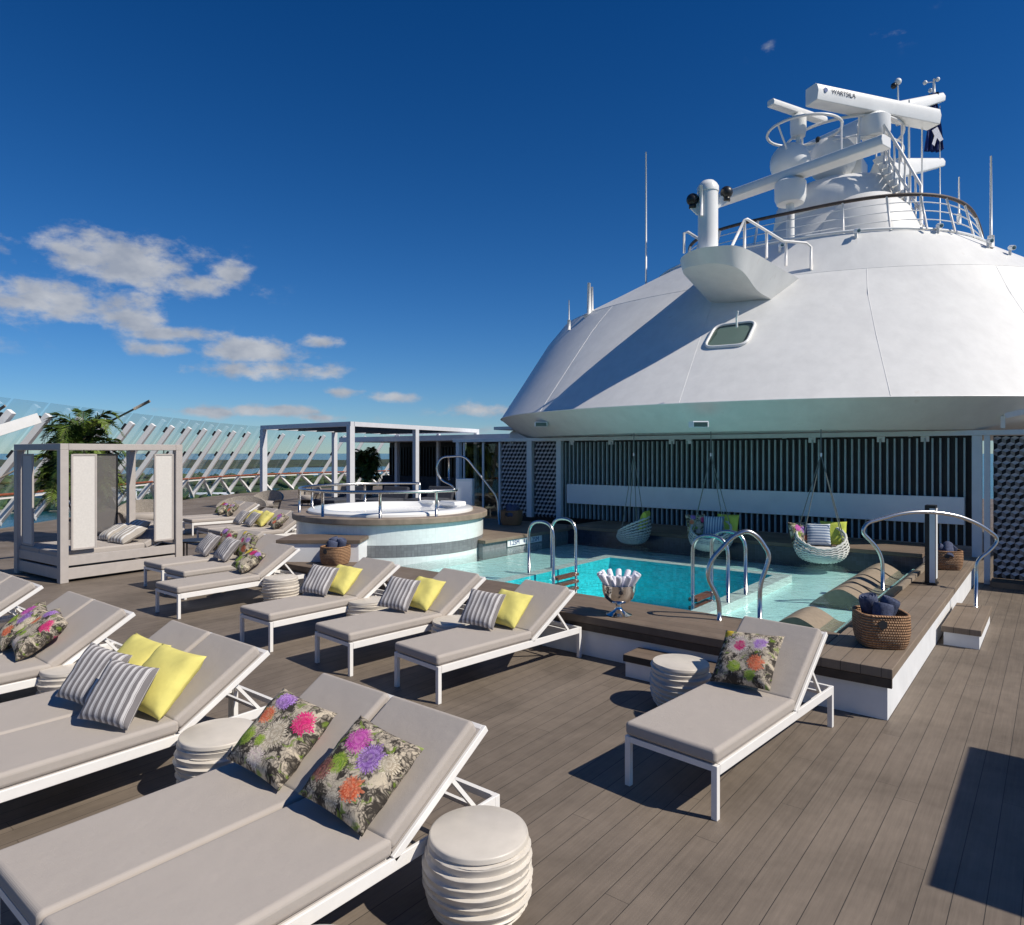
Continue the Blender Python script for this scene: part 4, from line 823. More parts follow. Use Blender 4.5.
for xx in ((-CX + .07, -CX / 2 - .005), (-CX / 2 + .005, -.07)):
    bk = MB().box(xx[0], xx[1], 0, .78, -.02, .10); bk.xf(Matrix.Translation((0, 1.43, .43)) @ Matrix.Rotation(R(24), 4, 'X')); bk.build('raised_mattress', m_cush, cb, bevel=(.03, 4))
    bb = MB().box(xx[0], xx[1], 0, .80, -.06, -.025); bb.xf(Matrix.Translation((0, 1.43, .43)) @ Matrix.Rotation(R(24), 4, 'X')); bb.build('raised_frame', m_greyf, cb)
def panel(x0, y0, dx, dy, mm=None, mf=None):
    p = MB(); ln = math.hypot(dx, dy); ux, uy = dx / ln, dy / ln; P = lambda s, z: (x0 + ux * s, y0 + uy * s, z)
    q = MB().bar(P(ln / 2, .56), P(ln / 2, 2.16), ln, .012, up=(-uy, ux, 0)); o = q.build('mesh_panel', mm or m_screenw, cb)
    g = MB(); g.bar(P(0, .54), P(0, 2.18), .03, .03); g.bar(P(ln, .54), P(ln, 2.18), .03, .03); g.bar(P(.015, 2.17), P(ln - .015, 2.17), .03, .03); g.bar(P(.015, .55), P(ln - .015, .55), .03, .03); g.build('panel_frame', mf or m_greyf, o)
    o2 = MB(); o2.tube([P(ln / 2, 2.17), P(ln / 2, 2.26)], .01, 6); o2.build('hanger', m_dark, o)
panel(.0, .14, 0, .38); panel(.0, 1.56, 0, .34); panel(-CX + .16, 0, .42, 0); panel(-CX, 1.30, 0, .42, m_meshd, m_black)  # back panel gets darker mesh and frame colours to look shaded
for (x, y, m_, lab, tl, rl, yw) in ((-.35, 1.0, m_stripew, 'broad striped cushion on the daybed nearest the right mesh panel', 62, 4, 6), (-.95, 1.05, m_stripew, 'broad striped cushion on the daybed behind the near mesh panel', 62, -6, -8), (-.75, 1.33, m_stripew, 'broad striped cushion at the back of the daybed', 52, 3, 4)):
    c = cushion(cb, x, y, m_, lab, z=.53, tilt=tl, roll=rl, yaw=yw, size=.52, th=.18, group='broad striped cushions on the daybed')

# ================= PALMS =================
def palm(label, loc, h, spread, nfr, seed, trunks, mleaf):
    r_ = random.Random(seed); t = thing('palm', label, 'palm', loc, 0, None)
    MB().lathe([(.26, 0), (.34, .02), (.40, .5), (.38, .52), (.33, .50), (.3, .46), (.01, .44)], 32).build('planter', m_rattan, t, smooth=40)
    tm = MB(); leaf = MB(); leaf2 = MB()
    for k in range(trunks):
        an = r_.uniform(0, 6.28); rr = r_.uniform(0, .16); bx, by = rr * math.cos(an), rr * math.sin(an); hh = h * r_.uniform(.10, .60)
        top = Vector((bx * 2.2, by * 2.2, .44 + hh)); tm.tube([(bx, by, .4), (bx * 1.4, by * 1.4, .44 + hh * .5), top], .028, 7, r2=.018)
        for q in range(nfr):
            a_ = r_.uniform(0, 6.28); ln = spread * r_.uniform(.7, 1.1); up = r_.uniform(.35, 1.35); dirh = Vector((math.cos(a_), math.sin(a_), 0)); pts = []
            for s in range(13):
                u = s / 12; pts.append(top + dirh * (ln * (u ** 1.15) * .72) + Vector((0, 0, ln * (up * u - (.62 + .25 * up) * u * u * u))))
            tm.tube(pts, .009, 4, r2=.003)
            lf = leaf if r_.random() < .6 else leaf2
            for s in range(3, 39):
                u = s / 39 * 12; i = int(u); p = pts[i].lerp(pts[min(12, i + 1)], u - i); tg = (pts[min(12, i + 1)] - pts[i]).normalized(); side = tg.cross(Vector((0, 0, 1))).normalized(); upv = side.cross(tg)
                ll = ln * .26 * math.sin(math.pi * (.12 + .80 * s / 39)) * r_.uniform(.85, 1.15)
                for sg_ in (-1, 1):
                    dl = (side * sg_ * .85 + tg * .65 + upv * r_.uniform(.0, .45)).normalized(); m1 = p + dl * ll * .5 + Vector((0, 0, .0)); e = p + dl * ll + Vector((0, 0, -.22 * ll)); wv = tg * .016
                    lf.add([p - wv * .5, p + wv * .5, m1 + wv, e, m1 - wv], [(0, 1, 2, 3, 4)])
    tm.build('trunk', m_trunk, t, smooth=True); leaf.build('crown', mleaf[0], t); leaf2.build('crown_second_leaves', mleaf[1], t); return t  # second leaf set, for the leaf colour that has sunlight painted in
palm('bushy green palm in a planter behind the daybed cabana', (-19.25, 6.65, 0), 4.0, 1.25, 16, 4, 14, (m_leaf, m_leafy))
palm('shaded dark palm in front of the bar under the pergola', (-28.0, 22.9, 0), 2.6, 1.15, 14, 9, 9, (m_leaf, m_leaf))

# ================= RATTAN SEATS =================
def tubchair(x, y, rz, label, sc=1.0, wid=1.0):
    t = thing('rattan_chair', label, 'armchair', (x, y, 0), R(rz), 'grey rattan tub chairs by the windscreen'); n = 36; v = []; 
    for ring, (f0, z0) in enumerate(((.72, .08), (.86, .42), (1.0, 1.0))):
        for k in range(n + 1):
            a_ = R(-40 + 260 * k / n); hh = .50 + .32 * max(0, math.sin(a_)) if ring == 2 else z0; r_ = .44 * f0; v.append((r_ * wid * math.cos(a_), r_ * math.sin(a_), hh))
    m_ = len(v); v += [(p[0] * .9, p[1] * .9, p[2]) for p in v]; N1_ = n + 1; f = []
    for rg in range(2):
        for k in range(n): a_ = rg * N1_ + k; f += [(a_, a_ + 1, a_ + N1_ + 1, a_ + N1_), (m_ + a_, m_ + a_ + N1_, m_ + a_ + N1_ + 1, m_ + a_ + 1)]
    for k in range(n): a_ = 2 * N1_ + k; f.append((a_, a_ + 1, m_ + a_ + 1, m_ + a_)); f.append((k, m_ + k, m_ + k + 1, k + 1))
    for e in (0, n): f += [(e, m_ + e, m_ + N1_ + e, N1_ + e), (N1_ + e, m_ + N1_ + e, m_ + 2 * N1_ + e, 2 * N1_ + e)]
    MB().add(v, f).build('shell', m_rattan, t, smooth=40)
    MB().lathe([(.001, .26), (.34, .26), (.36, .30), (.36, .40), (.33, .44), (.001, .445)], 28).xf(Matrix.Diagonal((wid, 1, 1, 1))).build('seat_cushion', m_cush, t, smooth=40)
    for k in range(4): a_ = R(45 + 90 * k); MB().tube([(.24 * math.cos(a_), .24 * math.sin(a_), .26), (.30 * math.cos(a_), .30 * math.sin(a_), 0)], .018, 6).build('leg', m_dark, t)
    return t
for i, (x, y, rz, lab, wd) in enumerate(((-20.9, 8.9, 60, 'wide rattan tub chair seen through the cabana beside the right panel', 1.7), (-20.2, 11.6, 50, 'rattan tub chair right of the cabana behind the far lounger', 1.8), (-22.6, 13.9, 30, 'rattan tub chair left of the pergola post', 1.5), (-24.4, 17.0, 20, 'rattan tub chair just under the pergola corner', 1.2), (-25.5, 19.4, 10, 'farthest rattan tub chair with its back to the windscreen', 1.0))): tubchair(x, y, rz, lab, wid=wd)
# shaded upholstered seats under the pergola
for i, (x, y, lab) in enumerate(((-21.6, 16.4, 'left dark upholstered daybed under the pergola'), (-20.2, 17.4, 'middle dark upholstered daybed under the pergola'), (-18.9, 18.6, 'right dark upholstered daybed under the pergola'))):
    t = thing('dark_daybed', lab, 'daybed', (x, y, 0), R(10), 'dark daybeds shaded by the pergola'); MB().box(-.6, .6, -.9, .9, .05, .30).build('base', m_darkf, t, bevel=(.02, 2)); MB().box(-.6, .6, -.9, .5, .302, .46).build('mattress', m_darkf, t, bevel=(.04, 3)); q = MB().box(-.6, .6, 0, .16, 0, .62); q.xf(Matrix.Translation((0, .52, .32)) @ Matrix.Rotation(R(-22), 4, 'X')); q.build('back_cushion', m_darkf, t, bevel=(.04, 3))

# ================= BASKETS, TOWELS, BOWL =================
def wicker_mat(name, c1, c2, s):
    m = mat(name, c1, .75); t, b = nodes(m); nn = t.nodes; lk = t.links; co = nn.new('ShaderNodeTexCoord'); sp = nn.new('ShaderNodeSeparateXYZ'); lk.new(co.outputs['Object'], sp.inputs[0]); M = lambda op, a_=None, b_=None, c_=None, clamp=False: mth(op, a_, b_, c_, clamp, t)
    row = M('FLOOR', M('MULTIPLY', sp.outputs[2], s)); fr = M('FRACT', M('MULTIPLY', sp.outputs[2], s)); al = M('ADD', M('MULTIPLY', M('ADD', sp.outputs[0], sp.outputs[1]), s * 1.1), M('MULTIPLY', row, .5)); fa = M('FRACT', al)
    h = M('MULTIPLY', M('SINE', M('MULTIPLY', fr, math.pi)), M('ADD', .35, M('SINE', M('MULTIPLY', fa, math.pi)))); n = nn.new('ShaderNodeTexNoise'); n.inputs['Scale'].default_value = 45; lk.new(co.outputs['Object'], n.inputs['Vector'])
    mx_ = nn.new('ShaderNodeMix'); mx_.data_type = 'RGBA'; lk.new(M('ADD', M('MULTIPLY', h, .6), M('MULTIPLY', M('SUBTRACT', n.outputs[0], .5), 1.6), clamp=True), mx_.inputs[0]); mx_.inputs[6].default_value = (*c2, 1); mx_.inputs[7].default_value = (*c1, 1); lk.new(mx_.outputs[2], b.inputs['Base Color'])
    bp = nn.new('ShaderNodeBump'); bp.inputs['Strength'].default_value = 1; bp.inputs['Distance'].default_value = .012; lk.new(h, bp.inputs['Height']); lk.new(bp.outputs[0], b.inputs['Normal']); return m
m_wick = wicker_mat('woven_wicker', (.62, .37, .20), (.27, .135, .065), 42)
def sq_ring(hw, z, n=40, p=4.0, bow=0):
    o = []
    for k in range(n):
        a_ = 2 * math.pi * k / n; c, s = math.cos(a_), math.sin(a_); r = (abs(c) ** p + abs(s) ** p) ** (-1 / p); o.append((hw * r * c, hw * r * s, z))
    return o
def basket(x, y, z, rz, sc, label, ntow=3, small=False):
    t = thing('wicker_basket', label, 'basket', (x, y, z), R(rz), 'brown wicker towel baskets'); n = 40; v = []
    lv = [(.135, 0), (.17, .0), (.192, .05), (.205, .14), (.205, .22), (.20, .275), (.185, .275), (.188, .2), (.17, .04), (.01, .03)]
    for hw, zz in lv: v += [(a_ * sc, b_ * sc, (c_ + (.012 * abs(math.cos(2 * math.atan2(b_, a_))) if zz > .25 else 0)) * sc) for a_, b_, c_ in sq_ring(hw, zz, n)]
    f = [(j * n + k, j * n + (k + 1) % n, (j + 1) * n + (k + 1) % n, (j + 1) * n + k) for j in range(len(lv) - 1) for k in range(n)]; f.append(tuple(range(n - 1, -1, -1)))
    MB().add(v, f).build('body', m_wick, t, smooth=50)
    MB().tube([(p[0] * sc, p[1] * sc, p[2] * sc) for p in sq_ring(.193, .278, n)], .013 * sc, 6, closed=True).build('rim', m_wick, t, smooth=True)
    hh = MB(); hh.lathe([(.001, 0), (.036 * sc, 0), (.036 * sc, .006), (.001, .006)], 20); hh.xf(Matrix.Translation((-.05 * sc, -.207 * sc, .215 * sc)) @ Matrix.Rotation(R(90), 4, 'X')); hh.build('handle_hole', m_dark, t)
    return t
def rolled_towel(loc, rot, r, ln, m, label, group, n=20):
    mb = MB(); v = []; 
    prof = [(.001, -.0), (r * .3, .006), (r * .42, -.004), (r * .6, .006), (r * .72, -.004), (r * .9, .004), (r, -.012), (r * 1.02, -.04), (r, -ln * .5), (r * 1.02, -ln + .03), (r * .9, -ln), (.001, -ln + .01)]
    mb.lathe([(a_, b_) for a_, b_ in reversed(prof)], n)
    mb.v = [(x * (1 + .04 * math.sin(3 * math.atan2(y, x) + loc[0] * 9)), y * (1 + .04 * math.sin(2 * math.atan2(y, x) + 1)), z) for x, y, z in mb.v]
    o = mb.build('rolled_towel', m, None, smooth=60); o.matrix_world = Matrix.Translation(loc) @ Euler(rot).to_matrix().to_4x4(); tag(o, label, 'towel', group); return o
def towels(t, sc, spec, where):
    for (dx, dy, dz, rx, ry, r_, l_, lab) in spec:
        p = Matrix.Rotation(t.rotation_euler.z, 4, 'Z') @ Vector((dx * sc, dy * sc, dz * sc)) + t.location
        rolled_towel(p, (R(rx), R(ry), t.rotation_euler.z), r_ * sc, l_ * sc, m_towelb, lab + ' ' + where, 'rolled slate blue towels in baskets')
TW = [(-.085, .06, .40, 12, -14, .075, .30, 'rear left rolled blue towel'), (.0, -.07, .365, -6, 8, .078, .28, 'front rolled blue towel'), (.10, .04, .385, 8, 20, .075, .30, 'right rolled blue towel')]
b1 = basket(-1.27, 7.03, PZ + .002, 28, 1.06, 'largest wicker basket at the front right corner of the surround'); towels(b1, 1.06, TW, 'in the front right basket')
b2 = basket(-1.33, 12.25, PZ + .002, 25, 1.0, 'wicker basket behind the slim post on the right surround'); towels(b2, 1, [(-.10, .0, .32, 0, -62, .07, .28, 'lying rolled blue towel'), (.04, .03, .36, -50, 20, .075, .28, 'leaning rolled blue towel'), (.11, -.02, .34, 10, 30, .06, .25, 'small rolled blue towel')], 'in the basket behind the slim post')
b3 = basket(-8.95, 6.72, PZ + .002, 20, 1.0, 'wicker basket in front of the hot tub on the surround'); towels(b3, 1, TW, 'in the basket before the hot tub')
b4 = basket(-9.75, 12.2, .567, 25, 1.15, 'farthest wicker basket on the left bank by the patterned screen'); towels(b4, 1.15, [(-.04, .0, .36, -40, -20, .08, .28, 'left rolled blue towel'), (.09, .0, .36, -40, 25, .075, .28, 'right rolled blue towel')], 'in the farthest basket')
bw = thing('silver_bowl', 'footed silver bowl on the front surround of the pool', 'bowl', (-3.72, 6.52, PZ + .002))
MB().lathe([(.001, 0), (.135, 0), (.14, .008), (.10, .022), (.045, .06), (.028, .10), (.04, .125), (.10, .14), (.155, .19), (.178, .26), (.182, .335), (.176, .337), (.170, .26), (.145, .195), (.001, .16)], 48).build('body', m_silver, bw, smooth=50)
for k in range(12):
    a_ = 2 * math.pi * k / 12; rr = .13; tp = (.215 * math.cos(a_) - 3.72, .215 * math.sin(a_) + 6.52, PZ + .455); tl = 34
    ca = math.degrees(a_ - math.atan2(-.781, .624)) % 360
    side = ['foremost', 'front slightly right', 'front right', 'rightmost', 'rear right', 'rear slightly right', 'rearmost', 'rear slightly left', 'rear left', 'leftmost', 'front left', 'front slightly left'][int(round(ca / 30)) % 12]
    rolled_towel(tp, (R(-tl * math.sin(a_)) * 1.0, R(tl * math.cos(a_)), 0), .031, .24, m_towelw, side + ' rolled white towel fanned round the rim of the silver bowl', 'rolled white towels in the silver bowl', 12)
for k in range(3):
    a_ = 2.1 * k; rolled_towel((-3.72 + .06 * math.cos(a_), 6.52 + .06 * math.sin(a_), PZ + .42), (R(-8), R(6 * k - 6), 0), .032, .20, m_towelw, ['right', 'rear left', 'front left'][k] + ' rolled white towel of the three in the middle of the silver bowl', 'white towels in the bowl centre', 12)

# ================= HANGING CHAIRS =================
def swing(x, y, zb, rz, sc, label, mode):
    t = thing('hanging_chair', label, 'hanging chair', (x, y, zb), R(rz), 'white woven hanging chairs over the pool'); n = 48; rx, ry = .43 * sc, .38 * sc
    # shell opens towards -Y; rim low in front, high at the back
    def P(a_, u):
        a_ = a_; rim = .24 + .36 * (.5 + .5 * math.sin(a_)) ** .8; hz = rim * sc; fl = math.sin(min(1, u * 1.25) * math.pi / 2) ** .5 * (1 - .10 * max(0, u - .75) * 4); return Vector((rx * fl * math.cos(a_), ry * fl * math.sin(a_), hz * (1 - math.cos(u * math.pi / 2)) ** .9))
    ropes = MB()
    for j in range(1, 12):
        u = j / 11.0; ropes.tube([P(2 * math.pi * k / n, u) + Vector((0, 0, .008 * sc * (1 if k % 2 else -1))) for k in range(n)], (.017 if j < 11 else .024) * sc, 5, closed=True)
    ropes.build('weave', m_rope, t, smooth=True)
    ribs = MB()
    for k in range(24): a_ = 2 * math.pi * k / 24; ribs.tube([P(a_, .08 + .92 * q / 8) for q in range(9)], .009 * sc, 5)
    ribs.build('ribs', m_cord, t, smooth=True)
    pad = MB().lathe([(.001, .10), (.36, .12), (.42, .16), (.42, .20), (.37, .235), (.001, .25)], 36).xf(Matrix.Diagonal((sc * rx / .47, sc * ry / .47, sc, 1))); pad.build('seat_pad', m_screenw, t, smooth=60)
    ap = Vector((0, 0, 2.17 - zb)); g = MB()
    for a_ in (25, 155, 215, 325): g.tube([P(R(a_), 1.0), ap], .008, 5)
    g.tube([ap, (0, 0, 2.60 - zb)], .010, 5); g.build('ropes', m_cord, t)
    MB().tube([ap - Vector((0, 0, .03)), ap + Vector((0, 0, .03))], .02, 8).build('ring', m_chrome, t); return t
SC1 = swing(-6.62, 12.2, .40, -75, .88, 'left hanging chair turned sideways with one lime cushion', 1)
SC2 = swing(-5.02, 12.2, .40, 12, .92, 'middle hanging chair holding three cushions behind the right ladder', 2)
SC3 = swing(-3.10, 12.2, .38, 22, .98, 'right hanging chair in the sun patch facing the camera', 3)
def inswing(s, x, y, m_, lab, tilt=18, roll=0, yaw=0, size=.40):
    c = cushion(s, x, y, m_, lab, z=s.location.z + .22, tilt=tilt, roll=roll, yaw=yaw, size=size, th=.13)
    return c
for o_ in (SC1, SC2, SC3): pass
def swc(s, x, y, m_, lab, **k):
    me_o = cushion(None, 0, 0, m_, lab, z=0, tilt=k.get('tilt', 18), roll=k.get('roll', 0), size=k.get('size', .40), th=.13, world=(0, 0, 0), group='cushions in the hanging chairs')
    me_o.matrix_world = Matrix.Translation(s.location) @ Matrix.Rotation(s.rotation_euler.z, 4, 'Z') @ Matrix.Translation((x, y, .24)) @ Matrix.Rotation(R(k.get('yaw', 0)), 4, 'Z') @ me_o.matrix_world; return me_o
swc(SC1, .0, .14, m_lime, 'lime cushion showing over the rim of the left hanging chair', size=.42)
swc(SC2, -.26, .10, m_fl2, 'grey floral cushion at the left of the middle hanging chair', yaw=35)
swc(SC2, .02, .10, m_stripeb, 'blue striped cushion in the middle hanging chair', size=.38); swc(SC2, .24, .20, m_lime, 'lime cushion at the right of the middle hanging chair', yaw=-10, size=.42)
swc(SC3, -.28, .12, m_fl1, 'dark floral cushion at the left of the right hanging chair', yaw=35); c_ = swc(SC3, -.02, .08, m_stripeb, 'horizontally striped blue cushion in the right hanging chair', roll=90, size=.38); swc(SC3, .22, .20, m_lime, 'lime cushion at the right of the right hanging chair', yaw=-8, size=.42)

# square parasol outside the right edge whose shadow falls on the deck
ps = thing('square_parasol', 'flat square parasol just beyond the right edge, throwing the dark shadow on the deck', 'parasol', (2.50, 5.2, 0))
MB().box(-1.0, 1.1, -.66, 1.44, 2.05, 2.08).build('canopy', m_cush, ps); MB().tube([(1.0, 0, 0), (1.0, 0, 2.05)], .03, 10).build('pole', m_white, ps, smooth=True); MB().box(.7, 1.3, -.3, .3, .002, .07).build('base', m_dark, ps)
# ================= FUNNEL HOUSING =================
def pt(px, py, dd):        # a point dd metres in front of the viewing plane
    l_ = (px - 512) / 683 * dd; return Vector((l_ * math.cos(A) - dd * math.sin(A), l_ * math.sin(A) + dd * math.cos(A), 2.2 - (py - 453) * dd / 683))
SEC = [(2.60, -5.75, 20.2, 7.1, 7.9, 2.2), (2.75, -5.75, 20.1, 7.4, 8.05, 2.2), (3.10, -5.75, 19.9, 7.75, 8.3, 2.2), (4.3, -5.95, 20.05, 7.25, 7.13, 2.2), (5.3, -6.1, 20.2, 6.85, 6.18, 2.2), (5.9, -6.05, 20.2, 6.5, 5.6, 2.2), (6.35, -5.55, 19.95, 5.25, 4.97, 2.3), (6.8, -5.1, 19.65, 4.0, 4.32, 2.4)]
fh = thing('funnel_housing', 'huge white sloping funnel housing with a dark blue sky behind it', 'ship superstructure', (-6, 20, 0))
def loft(secs, n=160):
    v = []
    for (z, cx, cy, rx, ry, p_) in secs:
        for k in range(n):
            a_ = 2 * math.pi * k / n; c, s = math.cos(a_), math.sin(a_); v.append((cx + 6 + rx * math.copysign(abs(c) ** (2 / p_), c), cy - 20 + ry * math.copysign(abs(s) ** (2 / p_), s), z))
    f = [(j * n + k, j * n + (k + 1) % n, (j + 1) * n + (k + 1) % n, (j + 1) * n + k) for j in range(len(secs) - 1) for k in range(n)]
    return MB().add(v, f), n
mb, n = loft(SEC[:3]); mb.build('lower_skirt', m_paint, fh, smooth=35)
mb, n = loft(SEC[2:6]); mb.build('sloping_shell', m_paint, fh, smooth=25)
mb, n = loft(SEC[5:]); mb.add([mb.v[-n + k] for k in range(n)], [tuple(range(n))]); mb.build('upper_shell', m_paint, fh, smooth=25)
mb, n = loft([SEC[0], (2.602, -6.0, 20.2, .1, .1, 2.2)]); mb.build('soffit', m_paint, fh)
def surf(ang, z):          # point on the housing at plan angle
    for i in range(len(SEC) - 1):
        if SEC[i][0] <= z <= SEC[i + 1][0]:
            t = (z - SEC[i][0]) / (SEC[i + 1][0] - SEC[i][0]); q = [SEC[i][k] * (1 - t) + SEC[i + 1][k] * t for k in range(6)]; break
    a_ = R(ang); c, s = math.cos(a_), math.sin(a_); p_ = q[5]
    return Vector((q[1] + q[3] * math.copysign(abs(c) ** (2 / p_), c), q[2] + q[4] * math.copysign(abs(s) ** (2 / p_), s), z))
def sl_(v): return v - Vector((-6, 20, 0))
seam = MB()
for ang in (-64,):
    P = [sl_(surf(ang, 3.12 + (5.88 - 3.12) * k / 12)) for k in range(13)]; seam.tube(P, .006, 4)

for ang in (-112, -88, -40):
    seam.tube([sl_(surf(ang, 3.12 + (5.88 - 3.12) * k / 12)) for k in range(13)], .0035, 4)
seam.tube([sl_(surf(-150 + k * 1.4, 5.9)) for k in range(90)], .005, 5)
seam.tube([sl_(surf(-150 + k * 1.4, 3.10)) * 1.0005 for k in range(90)], .012, 5)
seam.build('weld_seam', m_paint, fh)
gl_ = MB(); gl_.tube([sl_(surf(a_, 6.83 if False else 6.8)) + Vector((0, 0, .04)) for a_ in range(-180, 181, 4)], .03, 6); gl_.build('deck_lip', m_paint2, fh, smooth=True)
# handrail round the top
hrail = thing('funnel_handrail', 'dark wooden topped handrail with thin wires round the funnel top', 'railing', (-4.9, 19.95, 6.8))
def hr_pt(a_, z, out=0):
    c, s = math.cos(R(a_)), math.sin(R(a_)); k_ = 1 + .06 * (1 - z / .8); return Vector((.2 + 3.25 * k_ * math.copysign(abs(c) ** (2 / 3.2), c), -.35 + 3.7 * k_ * math.copysign(abs(s) ** (2 / 3.2), s), z))
HA = [-205 + 2.5 * k for k in range(88)]
MB().tube([hr_pt(a_, .80) for a_ in HA], .04, 8).build('top_rail', m_railb, hrail, smooth=True)
wr = MB()
for zz in (.22, .42, .62): wr.tube([hr_pt(a_, zz) for a_ in HA], .012, 5)
wr.build('wires', m_paint2, hrail)
for a_ in range(-200, 25, 15): MB().tube([hr_pt(a_, 0), hr_pt(a_, .80)], .026, 6).build('post', m_white, hrail, smooth=True)
# round-cornered window
wn = thing('housing_window', 'rounded parallelogram window set in the funnel slope below the camera platform', 'window', tuple(pt(731, 337, 12.15)))
wc = [(704, 349), (716, 327), (757, 322), (746, 346)]
def onsurf(px, py):        # march along the sight line to the shell
    o_ = Vector((0, 0, 2.2)); dv = (pt(px, py, 1.0) - o_); t = 9.0
    while t < 22:
        q = o_ + dv * t
        if 3.1 <= q.z <= 6.8:
            c0 = None
            for i in range(2, len(SEC) - 1):
                if SEC[i][0] <= q.z <= SEC[i + 1][0]:
                    u = (q.z - SEC[i][0]) / (SEC[i + 1][0] - SEC[i][0]); c0 = [SEC[i][k] * (1 - u) + SEC[i + 1][k] * u for k in range(6)]; break
            if c0 and (abs((q.x - c0[1]) / c0[3]) ** c0[5] + abs((q.y - c0[2]) / c0[4]) ** c0[5]) < 1: return q
        t += .01
    return o_ + dv * 13
WCN = [onsurf(*q) for q in wc]; wnrm = (WCN[1] - WCN[0]).cross(WCN[3] - WCN[0]).normalized(); wnrm = -wnrm if wnrm.y > 0 else wnrm
base_l = Vector(wn.location)
def roundpoly(C, r, off):
    o_ = []
    for i in range(4):
        a_, b_, c_ = C[i - 1], C[i], C[(i + 1) % 4]; p = b_ + (a_ - b_).normalized() * r; q = b_ + (c_ - b_).normalized() * r
        for k in range(7): t = k / 6; o_.append(p * (1 - t) ** 2 + b_ * 2 * t * (1 - t) + q * t * t + wnrm * off - base_l)
    return o_
rp1 = roundpoly(WCN, .20, .03); MB().tube(rp1, .03, 8, closed=True).build('frame', m_paint2, wn, smooth=True)
rp2 = roundpoly(WCN, .20, .012); MB().add(rp2, [tuple(range(len(rp2)))]).build('pane', m_glassd, wn)
rp3 = roundpoly(WCN, .20, .004); MB().add(rp3, [tuple(range(len(rp3)))]).build('recess', mat('pale_window_recess', (.34, .37, .34), .6, noise=(2.5, .35)), wn)
MB().tube([pt(737, 327, 12.1) - base_l, pt(736.5, 318, 12.0) - base_l, pt(738, 311, 11.95) - base_l], .018, 6).build('wiper', m_paint2, wn)
# flood light boxes on the skirt
for k, (px, py, lab) in enumerate(((700, 424, 'grey flood light box on the shaded skirt above the left half of the beam'), (541, 424, 'small flood light box on the skirt at the left end'))):
    t = thing('flood_light', lab, 'light fixture', tuple(pt(px, py, 12.0 if k == 0 else 15.3)), R(38.6), 'flood light boxes under the funnel housing'); MB().box(-.14, .14, -.05, .25, -.06, .05).build('housing', m_board, t, bevel=(.01, 2)); MB().box(-.12, .12, -.055, -.0505, -.05, .03).build('lens', m_glassd, t)
ar = thing('white_boom', 'short white boom at the right edge of the photo above the beam', 'boom', tuple(pt(1003, 416, 11.2))); MB().bar((0, 0, 0), tuple(pt(1060, 404, 11.0) - pt(1003, 416, 11.2)), .12, .10).build('arm', m_white, ar, bevel=(.01, 2)); MB().box(-.03, .03, -.03, .03, -.2, 0).build('stay', m_white, ar)

# ---- camera platform (bow shaped) ----
cp_ = thing('camera_platform', 'white boat shaped platform jutting from the funnel slope', 'platform', (-4.8, 14.0, 5.0))
V3 = lambda *q: Vector(q)
TOP = [V3(-6.5, 15.3, 6.1), V3(-6.25, 14.0, 6.1), V3(-5.98, 12.95, 6.1), V3(-5.5, 12.45, 6.1), V3(-5.06, 12.45, 6.1), V3(-4.66, 12.86, 6.1), V3(-4.3, 14.1, 5.88), V3(-4.14, 14.75, 5.78), V3(-4.2, 15.4, 5.75)]
MID = [V3(-6.4, 15.3, 5.8), V3(-6.12, 14.1, 5.8), pt(682.5, 271, 13.75), pt(701, 264.7, 13.2), pt(721.6, 264, 13.05), pt(742, 271, 13.15), V3(-4.68, 13.7, 5.45), V3(-4.54, 14.25, 5.32), V3(-4.6, 15.2, 5.3)]
BOT = [V3(-6.1, 15.2, 5.45), V3(-5.95, 14.6, 5.42), V3(-5.8, 14.3, 5.40), V3(-5.6, 14.16, 5.38), V3(-5.3, 14.12, 5.36), V3(-5.0, 14.15, 5.34), V3(-4.75, 14.25, 5.32), V3(-4.62, 14.35, 5.31), V3(-4.65, 15.2, 5.3)]
org = Vector(cp_.location)
def rows(*RW):
    P = [spline([q - org for q in r_], 5) for r_ in RW]; m_ = len(P[0]); v = [q for r_ in P for q in r_]
    return MB().add(v, [(r_ * m_ + i, (r_ + 1) * m_ + i, (r_ + 1) * m_ + i + 1, r_ * m_ + i + 1) for r_ in range(len(P) - 1) for i in range(m_ - 1)]), m_, P
hb, m_, P_ = rows(TOP, MID, BOT); hb.add(P_[0], [tuple(range(m_))]); hb.add(P_[2], [tuple(range(m_ - 1, -1, -1))]); hb.build('hull', m_paint, cp_, smooth=28, weld=True)
def tubes(t, name, m, lst, r, d_=None): 
    g = MB(); o_ = Vector(t.location)
    for P in lst: g.tube([q - o_ for q in P], r, 7)
    return g.build(name, m, t, smooth=True)
cr = thing('platform_railing', 'white bent tube railing on the boat shaped platform', 'railing', tuple(pt(745, 250, 13.3)))
tubes(cr, 'rail', m_white, [[pt(732, 246, 13.2), pt(744.5, 220, 13.2), pt(747, 219, 13.2), pt(783, 241, 13.9), pt(806, 243, 14.1), pt(811, 247, 14.1), pt(811, 270, 14.1)], [pt(744.5, 220, 13.2), pt(744.5, 249, 13.2)], [pt(766.5, 232, 13.6), pt(766.5, 258, 13.4)], [pt(786, 243, 14.0), pt(786, 266, 13.9)]], .028)
tubes(cr, 'rail', m_white, [[pt(684, 253, 13.9), pt(684, 233, 13.9), pt(688, 232, 13.9), pt(702, 241, 13.7)]], .028)
cm = thing('camera_column', 'white cylindrical column with two black ball cameras on the platform', 'camera mast', tuple(pt(708, 250, 13.3)))
MB().lathe([(.19, 0), (.19, 1.12), (.205, 1.12), (.205, 1.22), (.17, 1.28), (.12, 1.33), (.001, 1.34)], 32).build('column', m_paint2, cm, smooth=40)
